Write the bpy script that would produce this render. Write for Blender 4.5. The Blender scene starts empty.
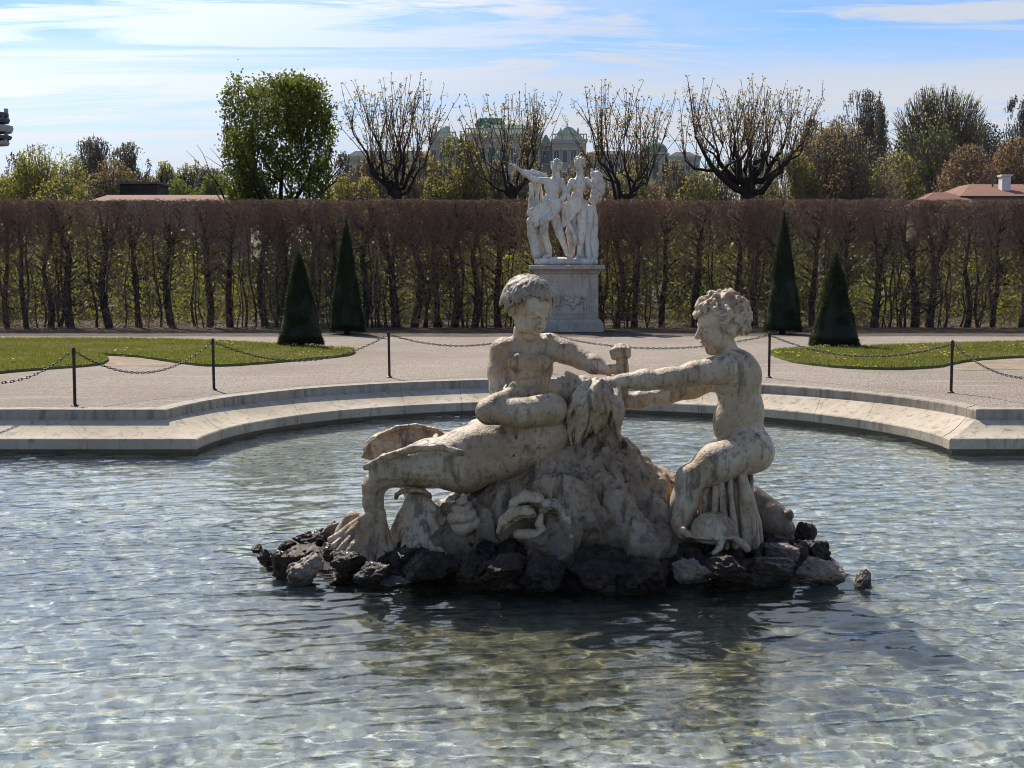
import bpy, bmesh, math, random
import numpy as np
from mathutils import Vector, Matrix, geometry

sc = bpy.context.scene
C = sc.collection
rad = math.radians
random.seed(7)
RNG = np.random.default_rng(7)

# ------------------------------------------------------------------ camera
EYE = 2.2            # metres above the water (the water is z = 0)
FPX = 1300.0
PITCH = rad(5.0)
GZ = 0.44            # level of the gravel
cam_d = bpy.data.cameras.new("Camera")
cam_d.sensor_width = 36.0
cam_d.lens = 36.0 * FPX / 1024.0
cam_d.clip_start = 0.1
cam_d.clip_end = 6000
cam = bpy.data.objects.new("Camera", cam_d)
C.objects.link(cam)
cam.location = (0, 0, EYE)
cam.rotation_euler = (rad(90) - PITCH, 0, 0)
sc.camera = cam

# ------------------------------------------------------------------ sky and sun
SUN_AZ = rad(-27)    # clockwise from +Y: behind the scene, to the left
SUN_EL = rad(47)
world = bpy.data.worlds.new("World")
sc.world = world
world.use_nodes = True
wt = world.node_tree
wt.nodes.clear()
def wn(t, **kw):
    n = wt.nodes.new(t)
    for k, v in kw.items():
        setattr(n, k, v)
    return n
w_out = wn("ShaderNodeOutputWorld")
w_bg = wn("ShaderNodeBackground")
w_bg.inputs["Strength"].default_value = 0.12
sky = wn("ShaderNodeTexSky", sky_type='NISHITA', sun_disc=False)
sky.sun_elevation = SUN_EL
sky.sun_rotation = SUN_AZ
sky.altitude = 200
sky.air_density = 1.0
sky.dust_density = 0.3
sky.ozone_density = 3.0
tc = wn("ShaderNodeTexCoord")
sep = wn("ShaderNodeSeparateXYZ")
wt.links.new(tc.outputs["Generated"], sep.inputs[0])
def wmath(op, a, b=None, clamp=False):
    n = wn("ShaderNodeMath", operation=op)
    n.use_clamp = clamp
    for i, v in enumerate((a, b)):
        if v is None:
            continue
        if isinstance(v, (int, float)):
            n.inputs[i].default_value = v
        else:
            wt.links.new(v, n.inputs[i])
    return n.outputs[0]
zc = wmath('MAXIMUM', sep.outputs[2], 0.0)
zd = wmath('ADD', zc, 0.06)
cx = wmath('DIVIDE', sep.outputs[0], zd)
cy = wmath('DIVIDE', sep.outputs[1], zd)
comb = wn("ShaderNodeCombineXYZ")
wt.links.new(cx, comb.inputs[0]); wt.links.new(cy, comb.inputs[1])
def wnoise(scale, detail, rough, dist, rot, scl, off=(0, 0, 0)):
    mp = wn("ShaderNodeMapping")
    mp.inputs["Rotation"].default_value = (0, 0, rot)
    mp.inputs["Scale"].default_value = scl
    mp.inputs["Location"].default_value = off
    wt.links.new(comb.outputs[0], mp.inputs[0])
    n = wn("ShaderNodeTexNoise")
    n.inputs["Scale"].default_value = scale
    n.inputs["Detail"].default_value = detail
    n.inputs["Roughness"].default_value = rough
    n.inputs["Distortion"].default_value = dist
    wt.links.new(mp.outputs[0], n.inputs["Vector"])
    return n.outputs["Fac"]
def wramp(v, a, b):
    m = wn("ShaderNodeMapRange", interpolation_type='SMOOTHSTEP')
    m.inputs[1].default_value = a; m.inputs[2].default_value = b
    wt.links.new(v, m.inputs[0])
    return m.outputs[0]
# thin high cirrus: broad veils plus narrow streaks, denser towards the horizon
n1 = wnoise(0.55, 6, 0.55, 0.6, 0.15, (0.55, 1.0, 1.0), (3.1, 0.4, 0))
n2 = wnoise(1.5, 8, 0.62, 1.2, 0.30, (0.34, 1.1, 1.0), (1.7, 5.2, 0))
n3 = wnoise(2.2, 7, 0.62, 0.8, -0.55, (0.20, 1.0, 1.0), (8.7, 2.2, 0))
veil = wmath('MULTIPLY', wramp(n1, 0.48, 0.70), 0.8)
streak = wramp(n2, 0.47, 0.60)
trail = wmath('MULTIPLY', wramp(n3, 0.50, 0.62), 0.85)
m1 = wmath('MAXIMUM', veil, streak)
m2 = wmath('MAXIMUM', m1, trail)
hz = wmath('SUBTRACT', 1.0, wramp(sep.outputs[2], 0.125, 0.19))
lo = wmath('MULTIPLY', hz, wmath('ADD', 0.56, wmath('MULTIPLY', wmath('MAXIMUM', wramp(n2, 0.40, 0.56), wramp(n3, 0.42, 0.58)), 0.40)))
m3 = wmath('MAXIMUM', wmath('MULTIPLY', m2, 0.9), lo)
band = wmath('MULTIPLY', wramp(sep.outputs[2], 0.195, 0.25), wmath('ADD', 0.65, wmath('MULTIPLY', wramp(n1, 0.30, 0.62), 0.35)))
m3 = wmath('MAXIMUM', m3, wmath('MULTIPLY', band, 0.95))
m3 = wmath('MULTIPLY', m3, 0.97)
hi = wmath('SUBTRACT', 1.0, wmath('MULTIPLY', wramp(sep.outputs[2], 0.42, 0.75), 0.8))
m3 = wmath('MULTIPLY', m3, hi)
rear = wmath('ADD', 0.35, wmath('MULTIPLY', wramp(sep.outputs[1], -0.35, 0.30), 0.65))      # unseen veil behind the viewer thinned to cut the fill on front faces
m3 = wmath('MULTIPLY', m3, rear)
mix = wn("ShaderNodeMix", data_type='RGBA')
wt.links.new(m3, mix.inputs[0])
tint = wn("ShaderNodeMix", data_type='RGBA', blend_type='MULTIPLY')
tint.inputs[0].default_value = 1.0
wt.links.new(sky.outputs[0], tint.inputs[6]); tint.inputs[7].default_value = (0.50, 0.68, 0.90, 1)
wt.links.new(tint.outputs[2], mix.inputs[6])
# thin cloud is brightest towards the sun
SD = (math.sin(SUN_AZ) * math.cos(SUN_EL), math.cos(SUN_AZ) * math.cos(SUN_EL), math.sin(SUN_EL))
dot = wn("ShaderNodeVectorMath", operation='DOT_PRODUCT')
wt.links.new(tc.outputs["Generated"], dot.inputs[0]); dot.inputs[1].default_value = SD
glow = wmath('ADD', 1.0, wmath('MULTIPLY', wramp(dot.outputs["Value"], 0.68, 0.97), 2.0))
cl = wn("ShaderNodeVectorMath", operation='SCALE'); cl.inputs[0].default_value = (4.35, 4.5, 4.8); wt.links.new(glow, cl.inputs["Scale"])
wt.links.new(cl.outputs[0], mix.inputs[7])
wt.links.new(mix.outputs[2], w_bg.inputs["Color"])
wt.links.new(w_bg.outputs[0], w_out.inputs[0])

SUN_DIR = Vector((math.sin(SUN_AZ) * math.cos(SUN_EL), math.cos(SUN_AZ) * math.cos(SUN_EL), math.sin(SUN_EL)))
sun_d = bpy.data.lights.new("Sun", 'SUN')
sun_d.energy = 5.0
sun_d.angle = rad(0.53)
sun_d.color = (1.0, 0.91, 0.78)
sun = bpy.data.objects.new("Sun", sun_d)
C.objects.link(sun)
sun.location = (-10, 20, 30)
sun.rotation_euler = SUN_DIR.to_track_quat('Z', 'Y').to_euler()

sc.view_settings.view_transform = 'Standard'
sc.view_settings.look = 'None'
sc.view_settings.gamma = 1
sc.view_settings.use_curve_mapping = False
sc.view_settings.exposure = 0.42
sc.render.engine = 'CYCLES'
sc.cycles.use_denoising = True
sc.cycles.filter_width = 1.0
sc.cycles.max_bounces = 8
sc.cycles.transparent_max_bounces = 12
sc.cycles.caustics_reflective = False
sc.cycles.caustics_refractive = True
sc.cycles.sample_clamp_indirect = 4.0

# ------------------------------------------------------------------ pixel <-> world (used only to measure the photograph)
_f = np.array((0, math.cos(PITCH), -math.sin(PITCH)))
_u = np.array((0, math.sin(PITCH), math.cos(PITCH)))
def ray(px, py):
    return _f + np.array((1, 0, 0)) * ((px - 512) / FPX) + _u * (-(py - 384) / FPX)
def P(px, py, Y):
    d = ray(px, py)
    return np.array((0, 0, EYE)) + d * (Y / d[1])
def G(px, py, z=GZ):
    d = ray(px, py)
    return np.array((0, 0, EYE)) + d * ((z - EYE) / d[2])

# ------------------------------------------------------------------ tagging
def tag(o, label=None, cat=None, group=None, kind=None):
    if label: o['label'] = label
    if cat: o['category'] = cat
    if group: o['group'] = group
    if kind: o['kind'] = kind
    return o
def empty(name, loc, label=None, cat=None, group=None):
    o = bpy.data.objects.new(name, None)
    o.empty_display_size = 0.2
    C.objects.link(o)
    o.location = loc
    return tag(o, label, cat, group)
def link(name, me, mat=None, parent=None, loc=None):
    o = bpy.data.objects.new(name, me)
    C.objects.link(o)
    if mat is not None and len(me.materials) == 0:
        me.materials.append(mat)
    if parent is not None:
        o.parent = parent
        if loc is None:              # mesh given in world metres: undo the parent's offset
            pl = parent_offset(parent)
            o.location = (-pl[0], -pl[1], -pl[2])
    if loc is not None:
        o.location = loc
    return o
def parent_offset(p):
    t = Vector((0, 0, 0))
    while p is not None:
        t += p.location
        p = p.parent
    return t
def kids(o):
    return [c for c in bpy.data.objects if c.parent == o]
def copy_tree(o, parent=None):
    c = o.copy()
    C.objects.link(c)
    c.parent = parent
    for ch in kids(o):
        copy_tree(ch, c)
    return c

# ------------------------------------------------------------------ mesh collector
def nrm(v):
    n = np.linalg.norm(v, axis=-1, keepdims=True)
    return v / np.maximum(n, 1e-9)
class MB:
    def __init__(self):
        self.V = []; self.L = []; self.T = []; self.n = 0
    def faces(self, V, F):
        V = np.asarray(V, float).reshape(-1, 3)
        F = np.asarray(F, int)
        self.V.append(V)
        self.L.append((F + self.n).ravel())
        self.T.append(np.full(len(F), F.shape[1], int))
        self.n += len(V)
    def quads(self, Q):                 # Q: (N,4,3)
        Q = np.asarray(Q, float)
        self.faces(Q.reshape(-1, 3), np.arange(len(Q) * 4).reshape(-1, 4))
    def tris(self, Q):
        Q = np.asarray(Q, float)
        self.faces(Q.reshape(-1, 3), np.arange(len(Q) * 3).reshape(-1, 3))
    def box(self, lo, hi):
        x0, y0, z0 = lo; x1, y1, z1 = hi
        V = [(x0, y0, z0), (x1, y0, z0), (x1, y1, z0), (x0, y1, z0), (x0, y0, z1), (x1, y0, z1), (x1, y1, z1), (x0, y1, z1)]
        self.faces(V, [(0, 3, 2, 1), (4, 5, 6, 7), (0, 1, 5, 4), (1, 2, 6, 5), (2, 3, 7, 6), (3, 0, 4, 7)])
    def tubes(self, A, B, ra, rb, n=4):  # many separate tapered tubes at once
        A = np.asarray(A, float).reshape(-1, 3); B = np.asarray(B, float).reshape(-1, 3)
        N = len(A)
        if N == 0: return
        ra = np.broadcast_to(np.asarray(ra, float), (N,)); rb = np.broadcast_to(np.asarray(rb, float), (N,))
        d = nrm(B - A)
        ref = np.where(np.abs(d[:, 2:3]) > 0.9, np.array([[1.0, 0, 0]]), np.array([[0, 0, 1.0]]))
        s = nrm(np.cross(d, ref)); t = np.cross(s, d)
        a = np.arange(n) * 2 * math.pi / n
        ring = s[:, None, :] * np.cos(a)[None, :, None] + t[:, None, :] * np.sin(a)[None, :, None]
        V = np.concatenate([A[:, None, :] + ring * ra[:, None, None], B[:, None, :] + ring * rb[:, None, None]], 1)
        i = np.arange(n); j = (i + 1) % n
        f = np.stack([i, i + n, j + n, j], 1)
        F = (f[None] + (np.arange(N) * 2 * n)[:, None, None]).reshape(-1, 4)
        self.faces(V.reshape(-1, 3), F)
    def path(self, pts, r, n=8, cap=True):
        pts = np.asarray(pts, float); m = len(pts)
        r = np.broadcast_to(np.asarray(r, float), (m,))
        d = np.zeros_like(pts)
        d[1:-1] = pts[2:] - pts[:-2]; d[0] = pts[1] - pts[0]; d[-1] = pts[-1] - pts[-2]
        d = nrm(d)
        ref = np.array([1.0, 0, 0]) if abs(d[0][2]) > 0.8 else np.array([0, 0, 1.0])
        s = nrm(np.cross(d, ref)); t = np.cross(s, d)
        a = np.arange(n) * 2 * math.pi / n
        V = (pts[:, None] + (s[:, None] * np.cos(a)[None, :, None] + t[:, None] * np.sin(a)[None, :, None]) * r[:, None, None]).reshape(-1, 3)
        F = []
        for k in range(m - 1):
            for q in range(n):
                q2 = (q + 1) % n
                F.append((k * n + q, (k + 1) * n + q, (k + 1) * n + q2, k * n + q2))
        self.faces(V, F)
        if cap:
            self.faces(V[:n], [tuple(range(n))])
            self.faces(V[-n:], [tuple(range(n - 1, -1, -1))])
    def lathe(self, prof, cx, cy, n=32):   # prof: list of (r, z)
        a = np.arange(n) * 2 * math.pi / n
        V = []
        for r, z in prof:
            V += [(cx + r * math.cos(q), cy + r * math.sin(q), z) for q in a]
        F = []
        for k in range(len(prof) - 1):
            for q in range(n):
                q2 = (q + 1) % n
                F.append((k * n + q, k * n + q2, (k + 1) * n + q2, (k + 1) * n + q))
        self.faces(V, F)
    def mesh(self, name, mat=None, smooth=False, merge=False):
        me = bpy.data.meshes.new(name)
        V = np.concatenate(self.V).astype(np.float32); L = np.concatenate(self.L).astype(np.int32); T = np.concatenate(self.T).astype(np.int32)
        me.vertices.add(len(V)); me.vertices.foreach_set("co", V.ravel())
        me.loops.add(len(L)); me.loops.foreach_set("vertex_index", L)
        me.polygons.add(len(T))
        me.polygons.foreach_set("loop_start", np.concatenate([[0], np.cumsum(T)[:-1]]).astype(np.int32))
        me.update(calc_edges=True)
        if merge:
            bm = bmesh.new(); bm.from_mesh(me)
            bmesh.ops.remove_doubles(bm, verts=bm.verts, dist=1e-5)
            bmesh.ops.recalc_face_normals(bm, faces=bm.faces)
            bm.to_mesh(me); bm.free()
        if smooth == 'auto':
            me.shade_smooth(); me.set_sharp_from_angle(angle=rad(32))
        elif smooth:
            me.shade_smooth()
        else:
            me.shade_flat()
        if mat is not None:
            me.materials.append(mat)
        return me
    def build(self, name, mat=None, parent=None, smooth=False, loc=None, merge=False):
        return link(name, self.mesh(name, mat, smooth, merge), None, parent, loc)

# ------------------------------------------------------------------ numpy value noise
def _hash(ix, iy, iz, seed):
    h = (ix * 374761393 + iy * 668265263 + iz * 2147483647 + seed * 974634777) & 0xFFFFFFFF
    h = ((h ^ (h >> 13)) * 1274126177) & 0xFFFFFFFF
    return ((h ^ (h >> 16)) & 0xFFFF) / 65535.0
def vnoise(X, Y, Z, seed=0):
    ix = np.floor(X).astype(np.int64); iy = np.floor(Y).astype(np.int64); iz = np.floor(Z).astype(np.int64)
    fx = X - ix; fy = Y - iy; fz = Z - iz
    fx = fx * fx * (3 - 2 * fx); fy = fy * fy * (3 - 2 * fy); fz = fz * fz * (3 - 2 * fz)
    r = 0
    for dx in (0, 1):
        for dy in (0, 1):
            for dz in (0, 1):
                w = (fx if dx else 1 - fx) * (fy if dy else 1 - fy) * (fz if dz else 1 - fz)
                r = r + w * _hash(ix + dx, iy + dy, iz + dz, seed)
    return r * 2 - 1
def fbm(X, Y, Z, oct=3, seed=0):
    a = 1.0; s = 0; r = 0
    for o in range(oct):
        r = r + a * vnoise(X * 2 ** o, Y * 2 ** o, Z * 2 ** o, seed + o * 17); s += a; a *= 0.5
    return r / s

# ------------------------------------------------------------------ carved-stone modelling: smooth-blended solids turned into one surface
class Carve:
    def __init__(self, h=0.009):
        self.h = h; self.pr = []
    def cone(self, a, b, ra, rb, k=0.03, cut=False):
        a = np.asarray(a, float); b = np.asarray(b, float)
        lo = np.minimum(a - ra, b - rb); hi = np.maximum(a + ra, b + rb)
        self.pr.append(('c', (a, b, ra, rb), lo, hi, k, cut))
    def chain(self, pts, rs, k=0.03, cut=False):
        for i in range(len(pts) - 1):
            self.cone(pts[i], pts[i + 1], rs[i], rs[i + 1], k, cut)
    def ell(self, c, r, R=None, k=0.03, cut=False):
        c = np.asarray(c, float); r = np.broadcast_to(np.asarray(r, float), (3,))
        m = np.asarray(R, float) if R is not None else np.eye(3)    # rows: local axes
        e = np.sqrt(((m * r[:, None]) ** 2).sum(0))
        self.pr.append(('e', (c, r, m), c - e, c + e, k, cut))
    def build_field(self, noise=()):
        h = self.h
        lo = np.min([p[2] for p in self.pr if not p[5]], 0) - 4 * h
        hi = np.max([p[3] for p in self.pr if not p[5]], 0) + 4 * h
        n = np.ceil((hi - lo) / h).astype(int) + 1
        F = np.full(n, 0.5, np.float32)
        ax = [(lo[i] + h * np.arange(n[i])).astype(np.float32) for i in range(3)]
        for kind, a, l, u, k, cut in self.pr:
            m = k + 3 * h
            i0 = np.maximum(np.floor((l - m - lo) / h).astype(int), 0)
            i1 = np.minimum(np.ceil((u + m - lo) / h).astype(int) + 1, n)
            if np.any(i1 <= i0): continue
            X = ax[0][i0[0]:i1[0]][:, None, None]; Y = ax[1][i0[1]:i1[1]][None, :, None]; Z = ax[2][i0[2]:i1[2]][None, None, :]
            if kind == 'c':
                p, q, ra, rb = a
                d = q - p; L2 = float(d @ d) + 1e-9
                x = X - p[0]; y = Y - p[1]; z = Z - p[2]
                t = np.clip((x * d[0] + y * d[1] + z * d[2]) / L2, 0, 1)
                D = np.sqrt((x - t * d[0]) ** 2 + (y - t * d[1]) ** 2 + (z - t * d[2]) ** 2) - (ra + (rb - ra) * t)
            else:
                c, r, R = a
                x = X - c[0]; y = Y - c[1]; z = Z - c[2]
                p0 = x * R[0, 0] + y * R[0, 1] + z * R[0, 2]
                p1 = x * R[1, 0] + y * R[1, 1] + z * R[1, 2]
                p2 = x * R[2, 0] + y * R[2, 1] + z * R[2, 2]
                k0 = np.sqrt((p0 / r[0]) ** 2 + (p1 / r[1]) ** 2 + (p2 / r[2]) ** 2)
                k1 = np.sqrt((p0 / r[0] ** 2) ** 2 + (p1 / r[1] ** 2) ** 2 + (p2 / r[2] ** 2) ** 2)
                D = k0 * (k0 - 1) / np.maximum(k1, 1e-6)
            sl = (slice(i0[0], i1[0]), slice(i0[1], i1[1]), slice(i0[2], i1[2]))
            f = F[sl]
            if cut:
                D = -D
                hh = np.maximum(k - np.abs(f - D), 0) / max(k, 1e-6)
                F[sl] = np.maximum(f, D) + hh * hh * k * 0.25
            else:
                hh = np.maximum(k - np.abs(f - D), 0) / max(k, 1e-6)
                F[sl] = np.minimum(f, D) - hh * hh * k * 0.25
        if noise:
            I = np.argwhere(np.abs(F) < 0.06)
            W = I * h + lo
            add = 0
            for amp, scl, oc, sd, st in noise:
                v = fbm(W[:, 0] * scl * st[0], W[:, 1] * scl * st[1], W[:, 2] * scl * st[2], oc, sd)
                if sd >= 500: v = 1 - 4 * np.abs(v)      # creased instead of rolling
                add = add + amp * np.abs(v) ** 1.0 * np.sign(v)
            F[I[:, 0], I[:, 1], I[:, 2]] += add.astype(np.float32)
        return F, lo
    def mesh(self, name, mat, noise=(), smooth_it=1):
        F, lo = self.build_field(noise)
        V, Q = surface_nets(F, lo, self.h)
        mb = MB(); mb.faces(V, Q)
        me = mb.mesh(name, mat, True)
        return me
    def build(self, name, mat, parent=None, noise=()):
        return link(name, self.mesh(name, mat, noise), None, parent)

def surface_nets(F, lo, h):
    nx, ny, nz = F.shape
    s = F < 0
    cnt = np.zeros((nx - 1, ny - 1, nz - 1), np.int8)
    for a in (0, 1):
        for b in (0, 1):
            for c in (0, 1):
                cnt += s[a:nx - 1 + a, b:ny - 1 + b, c:nz - 1 + c]
    act = (cnt > 0) & (cnt < 8)
    I = np.argwhere(act)
    idx = np.full(act.shape, -1, np.int64); idx[act] = np.arange(len(I))
    corner = {}
    for a in (0, 1):
        for b in (0, 1):
            for c in (0, 1):
                corner[a, b, c] = F[I[:, 0] + a, I[:, 1] + b, I[:, 2] + c].astype(float)
    acc = np.zeros((len(I), 3)); num = np.zeros(len(I))
    for axis in range(3):
        for u in (0, 1):
            for v in (0, 1):
                p = [u, v]; p.insert(axis, 0); q = [u, v]; q.insert(axis, 1)
                f0 = corner[tuple(p)]; f1 = corner[tuple(q)]
                m = (f0 < 0) != (f1 < 0)
                t = np.where(m, f0 / np.where(m, f0 - f1, 1), 0)
                pt = np.tile(np.array(p, float), (len(I), 1)); pt[:, axis] = t
                acc[m] += pt[m]; num[m] += 1
    V = (I + acc / num[:, None]) * h + lo
    quads = []
    for axis in range(3):
        o = [i for i in range(3) if i != axis]
        sl0 = [slice(1, -1)] * 3; sl1 = [slice(1, -1)] * 3
        sl0[axis] = slice(0, -1); sl1[axis] = slice(1, None)
        ch = s[tuple(sl0)] != s[tuple(sl1)]
        E = np.argwhere(ch)
        E[:, o[0]] += 1; E[:, o[1]] += 1
        first = s[E[:, 0], E[:, 1], E[:, 2]]
        def cell(du, dv):
            e = E.copy(); e[:, o[0]] += du; e[:, o[1]] += dv
            return idx[e[:, 0], e[:, 1], e[:, 2]]
        Q = np.stack([cell(-1, -1), cell(0, -1), cell(0, 0), cell(-1, 0)], 1)
        flip = first if axis != 1 else ~first
        Q[~flip] = Q[~flip][:, ::-1]
        quads.append(Q)
    Q = np.concatenate(quads)
    Q = Q[(Q >= 0).all(1)]
    # one relaxation pass to take the voxel steps out
    nb = np.zeros_like(V); w = np.zeros(len(V))
    for k in range(4):
        a = Q[:, k]; b = Q[:, (k + 1) % 4]
        np.add.at(nb, a, V[b]); np.add.at(w, a, 1)
    V = V * 0.6 + 0.4 * nb / np.maximum(w, 1)[:, None]
    return V, Q

# ------------------------------------------------------------------ materials
class Mat:
    def __init__(self, name):
        self.m = bpy.data.materials.new(name); self.m.use_nodes = True
        self.t = self.m.node_tree; self.t.nodes.clear()
        self.out = self.n("ShaderNodeOutputMaterial")
    def n(self, typ, **kw):
        x = self.t.nodes.new(typ)
        for k, v in kw.items(): setattr(x, k, v)
        return x
    def put(self, sock, v):
        if v is None: return
        if isinstance(v, bpy.types.NodeSocket): self.t.links.new(v, sock)
        elif isinstance(v, (tuple, list)) and sock.type == 'RGBA' and len(v) == 3: sock.default_value = (*v, 1)
        else: sock.default_value = v
    def coord(self, which="Object", scale=(1, 1, 1), rot=(0, 0, 0), loc=(0, 0, 0)):
        if which == "World":
            o = self.n("ShaderNodeNewGeometry").outputs["Position"]
        else:
            o = self.n("ShaderNodeTexCoord").outputs[which]
        mp = self.n("ShaderNodeMapping")
        self.put(mp.inputs[0], o); mp.inputs["Scale"].default_value = scale; mp.inputs["Rotation"].default_value = rot; mp.inputs["Location"].default_value = loc
        return mp.outputs[0]
    def noise(self, vec, scale, detail=4, rough=0.55, dist=0.0):
        x = self.n("ShaderNodeTexNoise"); self.put(x.inputs["Vector"], vec)
        x.inputs["Scale"].default_value = scale; x.inputs["Detail"].default_value = detail; x.inputs["Roughness"].default_value = rough; x.inputs["Distortion"].default_value = dist
        return x.outputs["Fac"]
    def voro(self, vec, scale, feat='F1', out="Distance", rnd=1.0):
        x = self.n("ShaderNodeTexVoronoi", feature=feat); self.put(x.inputs["Vector"], vec); x.inputs["Scale"].default_value = scale; x.inputs["Randomness"].default_value = rnd
        return x.outputs[out]
    def ramp(self, v, a, b, lo=0.0, hi=1.0):
        x = self.n("ShaderNodeMapRange", interpolation_type='SMOOTHSTEP'); self.put(x.inputs[0], v)
        x.inputs[1].default_value = a; x.inputs[2].default_value = b; x.inputs[3].default_value = lo; x.inputs[4].default_value = hi
        return x.outputs[0]
    def mix(self, f, a, b, mode='MIX'):
        x = self.n("ShaderNodeMix", data_type='RGBA', blend_type=mode)
        self.put(x.inputs[0], f); self.put(x.inputs[6], a); self.put(x.inputs[7], b)
        return x.outputs[2]
    def math(self, op, a, b=None, clamp=False):
        x = self.n("ShaderNodeMath", operation=op); x.use_clamp = clamp
        self.put(x.inputs[0], a); self.put(x.inputs[1], b)
        return x.outputs[0]
    def bump(self, h, strength=0.3, dist=0.01, normal=None):
        x = self.n("ShaderNodeBump"); self.put(x.inputs["Height"], h); x.inputs["Strength"].default_value = strength; x.inputs["Distance"].default_value = dist
        if normal is not None: self.put(x.inputs["Normal"], normal)
        return x.outputs[0]
    def pbr(self, col, rough=0.8, normal=None, spec=0.5, metal=0.0):
        x = self.n("ShaderNodeBsdfPrincipled")
        self.put(x.inputs["Base Color"], col); self.put(x.inputs["Roughness"], rough); self.put(x.inputs["Metallic"], metal)
        self.put(x.inputs["Specular IOR Level"], spec)
        if normal is not None: self.put(x.inputs["Normal"], normal)
        self.put(self.out.inputs[0], x.outputs[0])
        return x
    def island(self):
        return self.n("ShaderNodeNewGeometry").outputs["Random Per Island"]
    def leaf(self, c0, c1, trans=0.45, rough=0.55):
        f = self.island()
        col = self.mix(f, c0, c1)
        d = self.n("ShaderNodeBsdfPrincipled"); self.put(d.inputs["Base Color"], col); d.inputs["Roughness"].default_value = rough; d.inputs["Specular IOR Level"].default_value = 0.3
        tr = self.n("ShaderNodeBsdfTranslucent"); self.put(tr.inputs[0], self.mix(0.5, col, (c1[0] * 1.5, c1[1] * 1.6, c1[2] * 0.9)))
        mx = self.n("ShaderNodeMixShader"); mx.inputs[0].default_value = trans
        self.put(mx.inputs[1], d.outputs[0]); self.put(mx.inputs[2], tr.outputs[0]); self.put(self.out.inputs[0], mx.outputs[0])
        return self.m

# ================================================================== materials of the setting
def mat_gravel():
    M = Mat("gravel")
    v = M.coord("World")
    a = M.noise(v, 0.35, 4, 0.6); b = M.noise(v, 9, 5, 0.7); c = M.voro(v, 38.0); g = M.voro(v, 38.0, out="Color")
    sepc = M.n("ShaderNodeSeparateColor"); M.put(sepc.inputs[0], g)
    col = M.mix(sepc.outputs[0], (0.16, 0.132, 0.108), (0.39, 0.34, 0.29))
    col = M.mix(M.ramp(b, 0.35, 0.7, 0, 0.5), col, (0.29, 0.245, 0.205))
    col = M.mix(M.ramp(a, 0.38, 0.68, 0, 0.6), col, (0.20, 0.163, 0.13))
    t_ = M.noise(M.coord('World', (0.35, 2.2, 1), (0, 0, 0.2)), 1.4, 4, 0.6)
    col = M.mix(M.ramp(t_, 0.55, 0.72, 0, 0.4), col, (0.42, 0.37, 0.315))
    hgt = M.math('ADD', M.math('MULTIPLY', c, -1.0), M.math('MULTIPLY', b, 0.6))
    M.pbr(col, 0.95, M.bump(hgt, 0.9, 0.02), 0.2)
    return M.m
def mat_soil():
    M = Mat("soil"); v = M.coord("World")
    a = M.noise(v, 2.5, 6, 0.7); b = M.noise(v, 22, 4, 0.7)
    col = M.mix(M.ramp(a, 0.3, 0.7), (0.05, 0.037, 0.028), (0.13, 0.10, 0.075))
    col = M.mix(M.ramp(b, 0.5, 0.75, 0, 0.6), col, (0.20, 0.15, 0.10))
    M.pbr(col, 0.95, M.bump(b, 0.8, 0.03), 0.2)
    return M.m
def mat_lawn():
    M = Mat("lawn_turf"); v = M.coord("World")
    a = M.noise(v, 0.9, 5, 0.6); b = M.noise(v, 30, 3, 0.7)
    col = M.mix(M.ramp(a, 0.3, 0.7), (0.085, 0.10, 0.024), (0.15, 0.155, 0.042))
    M.pbr(col, 0.9, M.bump(b, 0.8, 0.02), 0.2)
    return M.m
def mat_rim():
    M = Mat("basin_stone"); v = M.coord("World")
    a = M.noise(v, 1.3, 6, 0.6); b = M.noise(v, 16, 6, 0.65); s = M.noise(M.coord("World", (3, 3, 0.7)), 3.0, 5, 0.65)
    col = M.mix(M.ramp(a, 0.32, 0.68), (0.37, 0.305, 0.222), (0.49, 0.42, 0.32))
    col = M.mix(M.ramp(b, 0.45, 0.8, 0, 0.55), col, (0.28, 0.245, 0.20))
    col = M.mix(M.ramp(s, 0.50, 0.68, 0, 0.75), col, (0.16, 0.145, 0.125))
    zt = M.n("ShaderNodeSeparateXYZ"); M.put(zt.inputs[0], v)      # greyer and darker above the tread, in mottled patches
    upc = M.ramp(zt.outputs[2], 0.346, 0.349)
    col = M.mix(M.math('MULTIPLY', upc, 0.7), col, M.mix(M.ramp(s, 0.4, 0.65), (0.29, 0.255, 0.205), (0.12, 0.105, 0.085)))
    ri = M.island()
    col = M.mix(M.math('MULTIPLY', ri, 0.25), col, (0.33, 0.30, 0.26))
    # a green-brown tide mark where the water laps at the stone
    z = M.n("ShaderNodeSeparateXYZ"); M.put(z.inputs[0], v)
    tide = M.ramp(M.math('ADD', z.outputs[2], M.math('MULTIPLY', b, 0.03)), 0.035, 0.075, 0.85, 0.0)
    col = M.mix(tide, col, (0.045, 0.04, 0.028))
    M.pbr(col, M.math('SUBTRACT', 0.85, M.math('MULTIPLY', tide, 0.5)), M.bump(M.math('ADD', b, s), 0.35, 0.012), 0.35)
    return M.m
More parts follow.
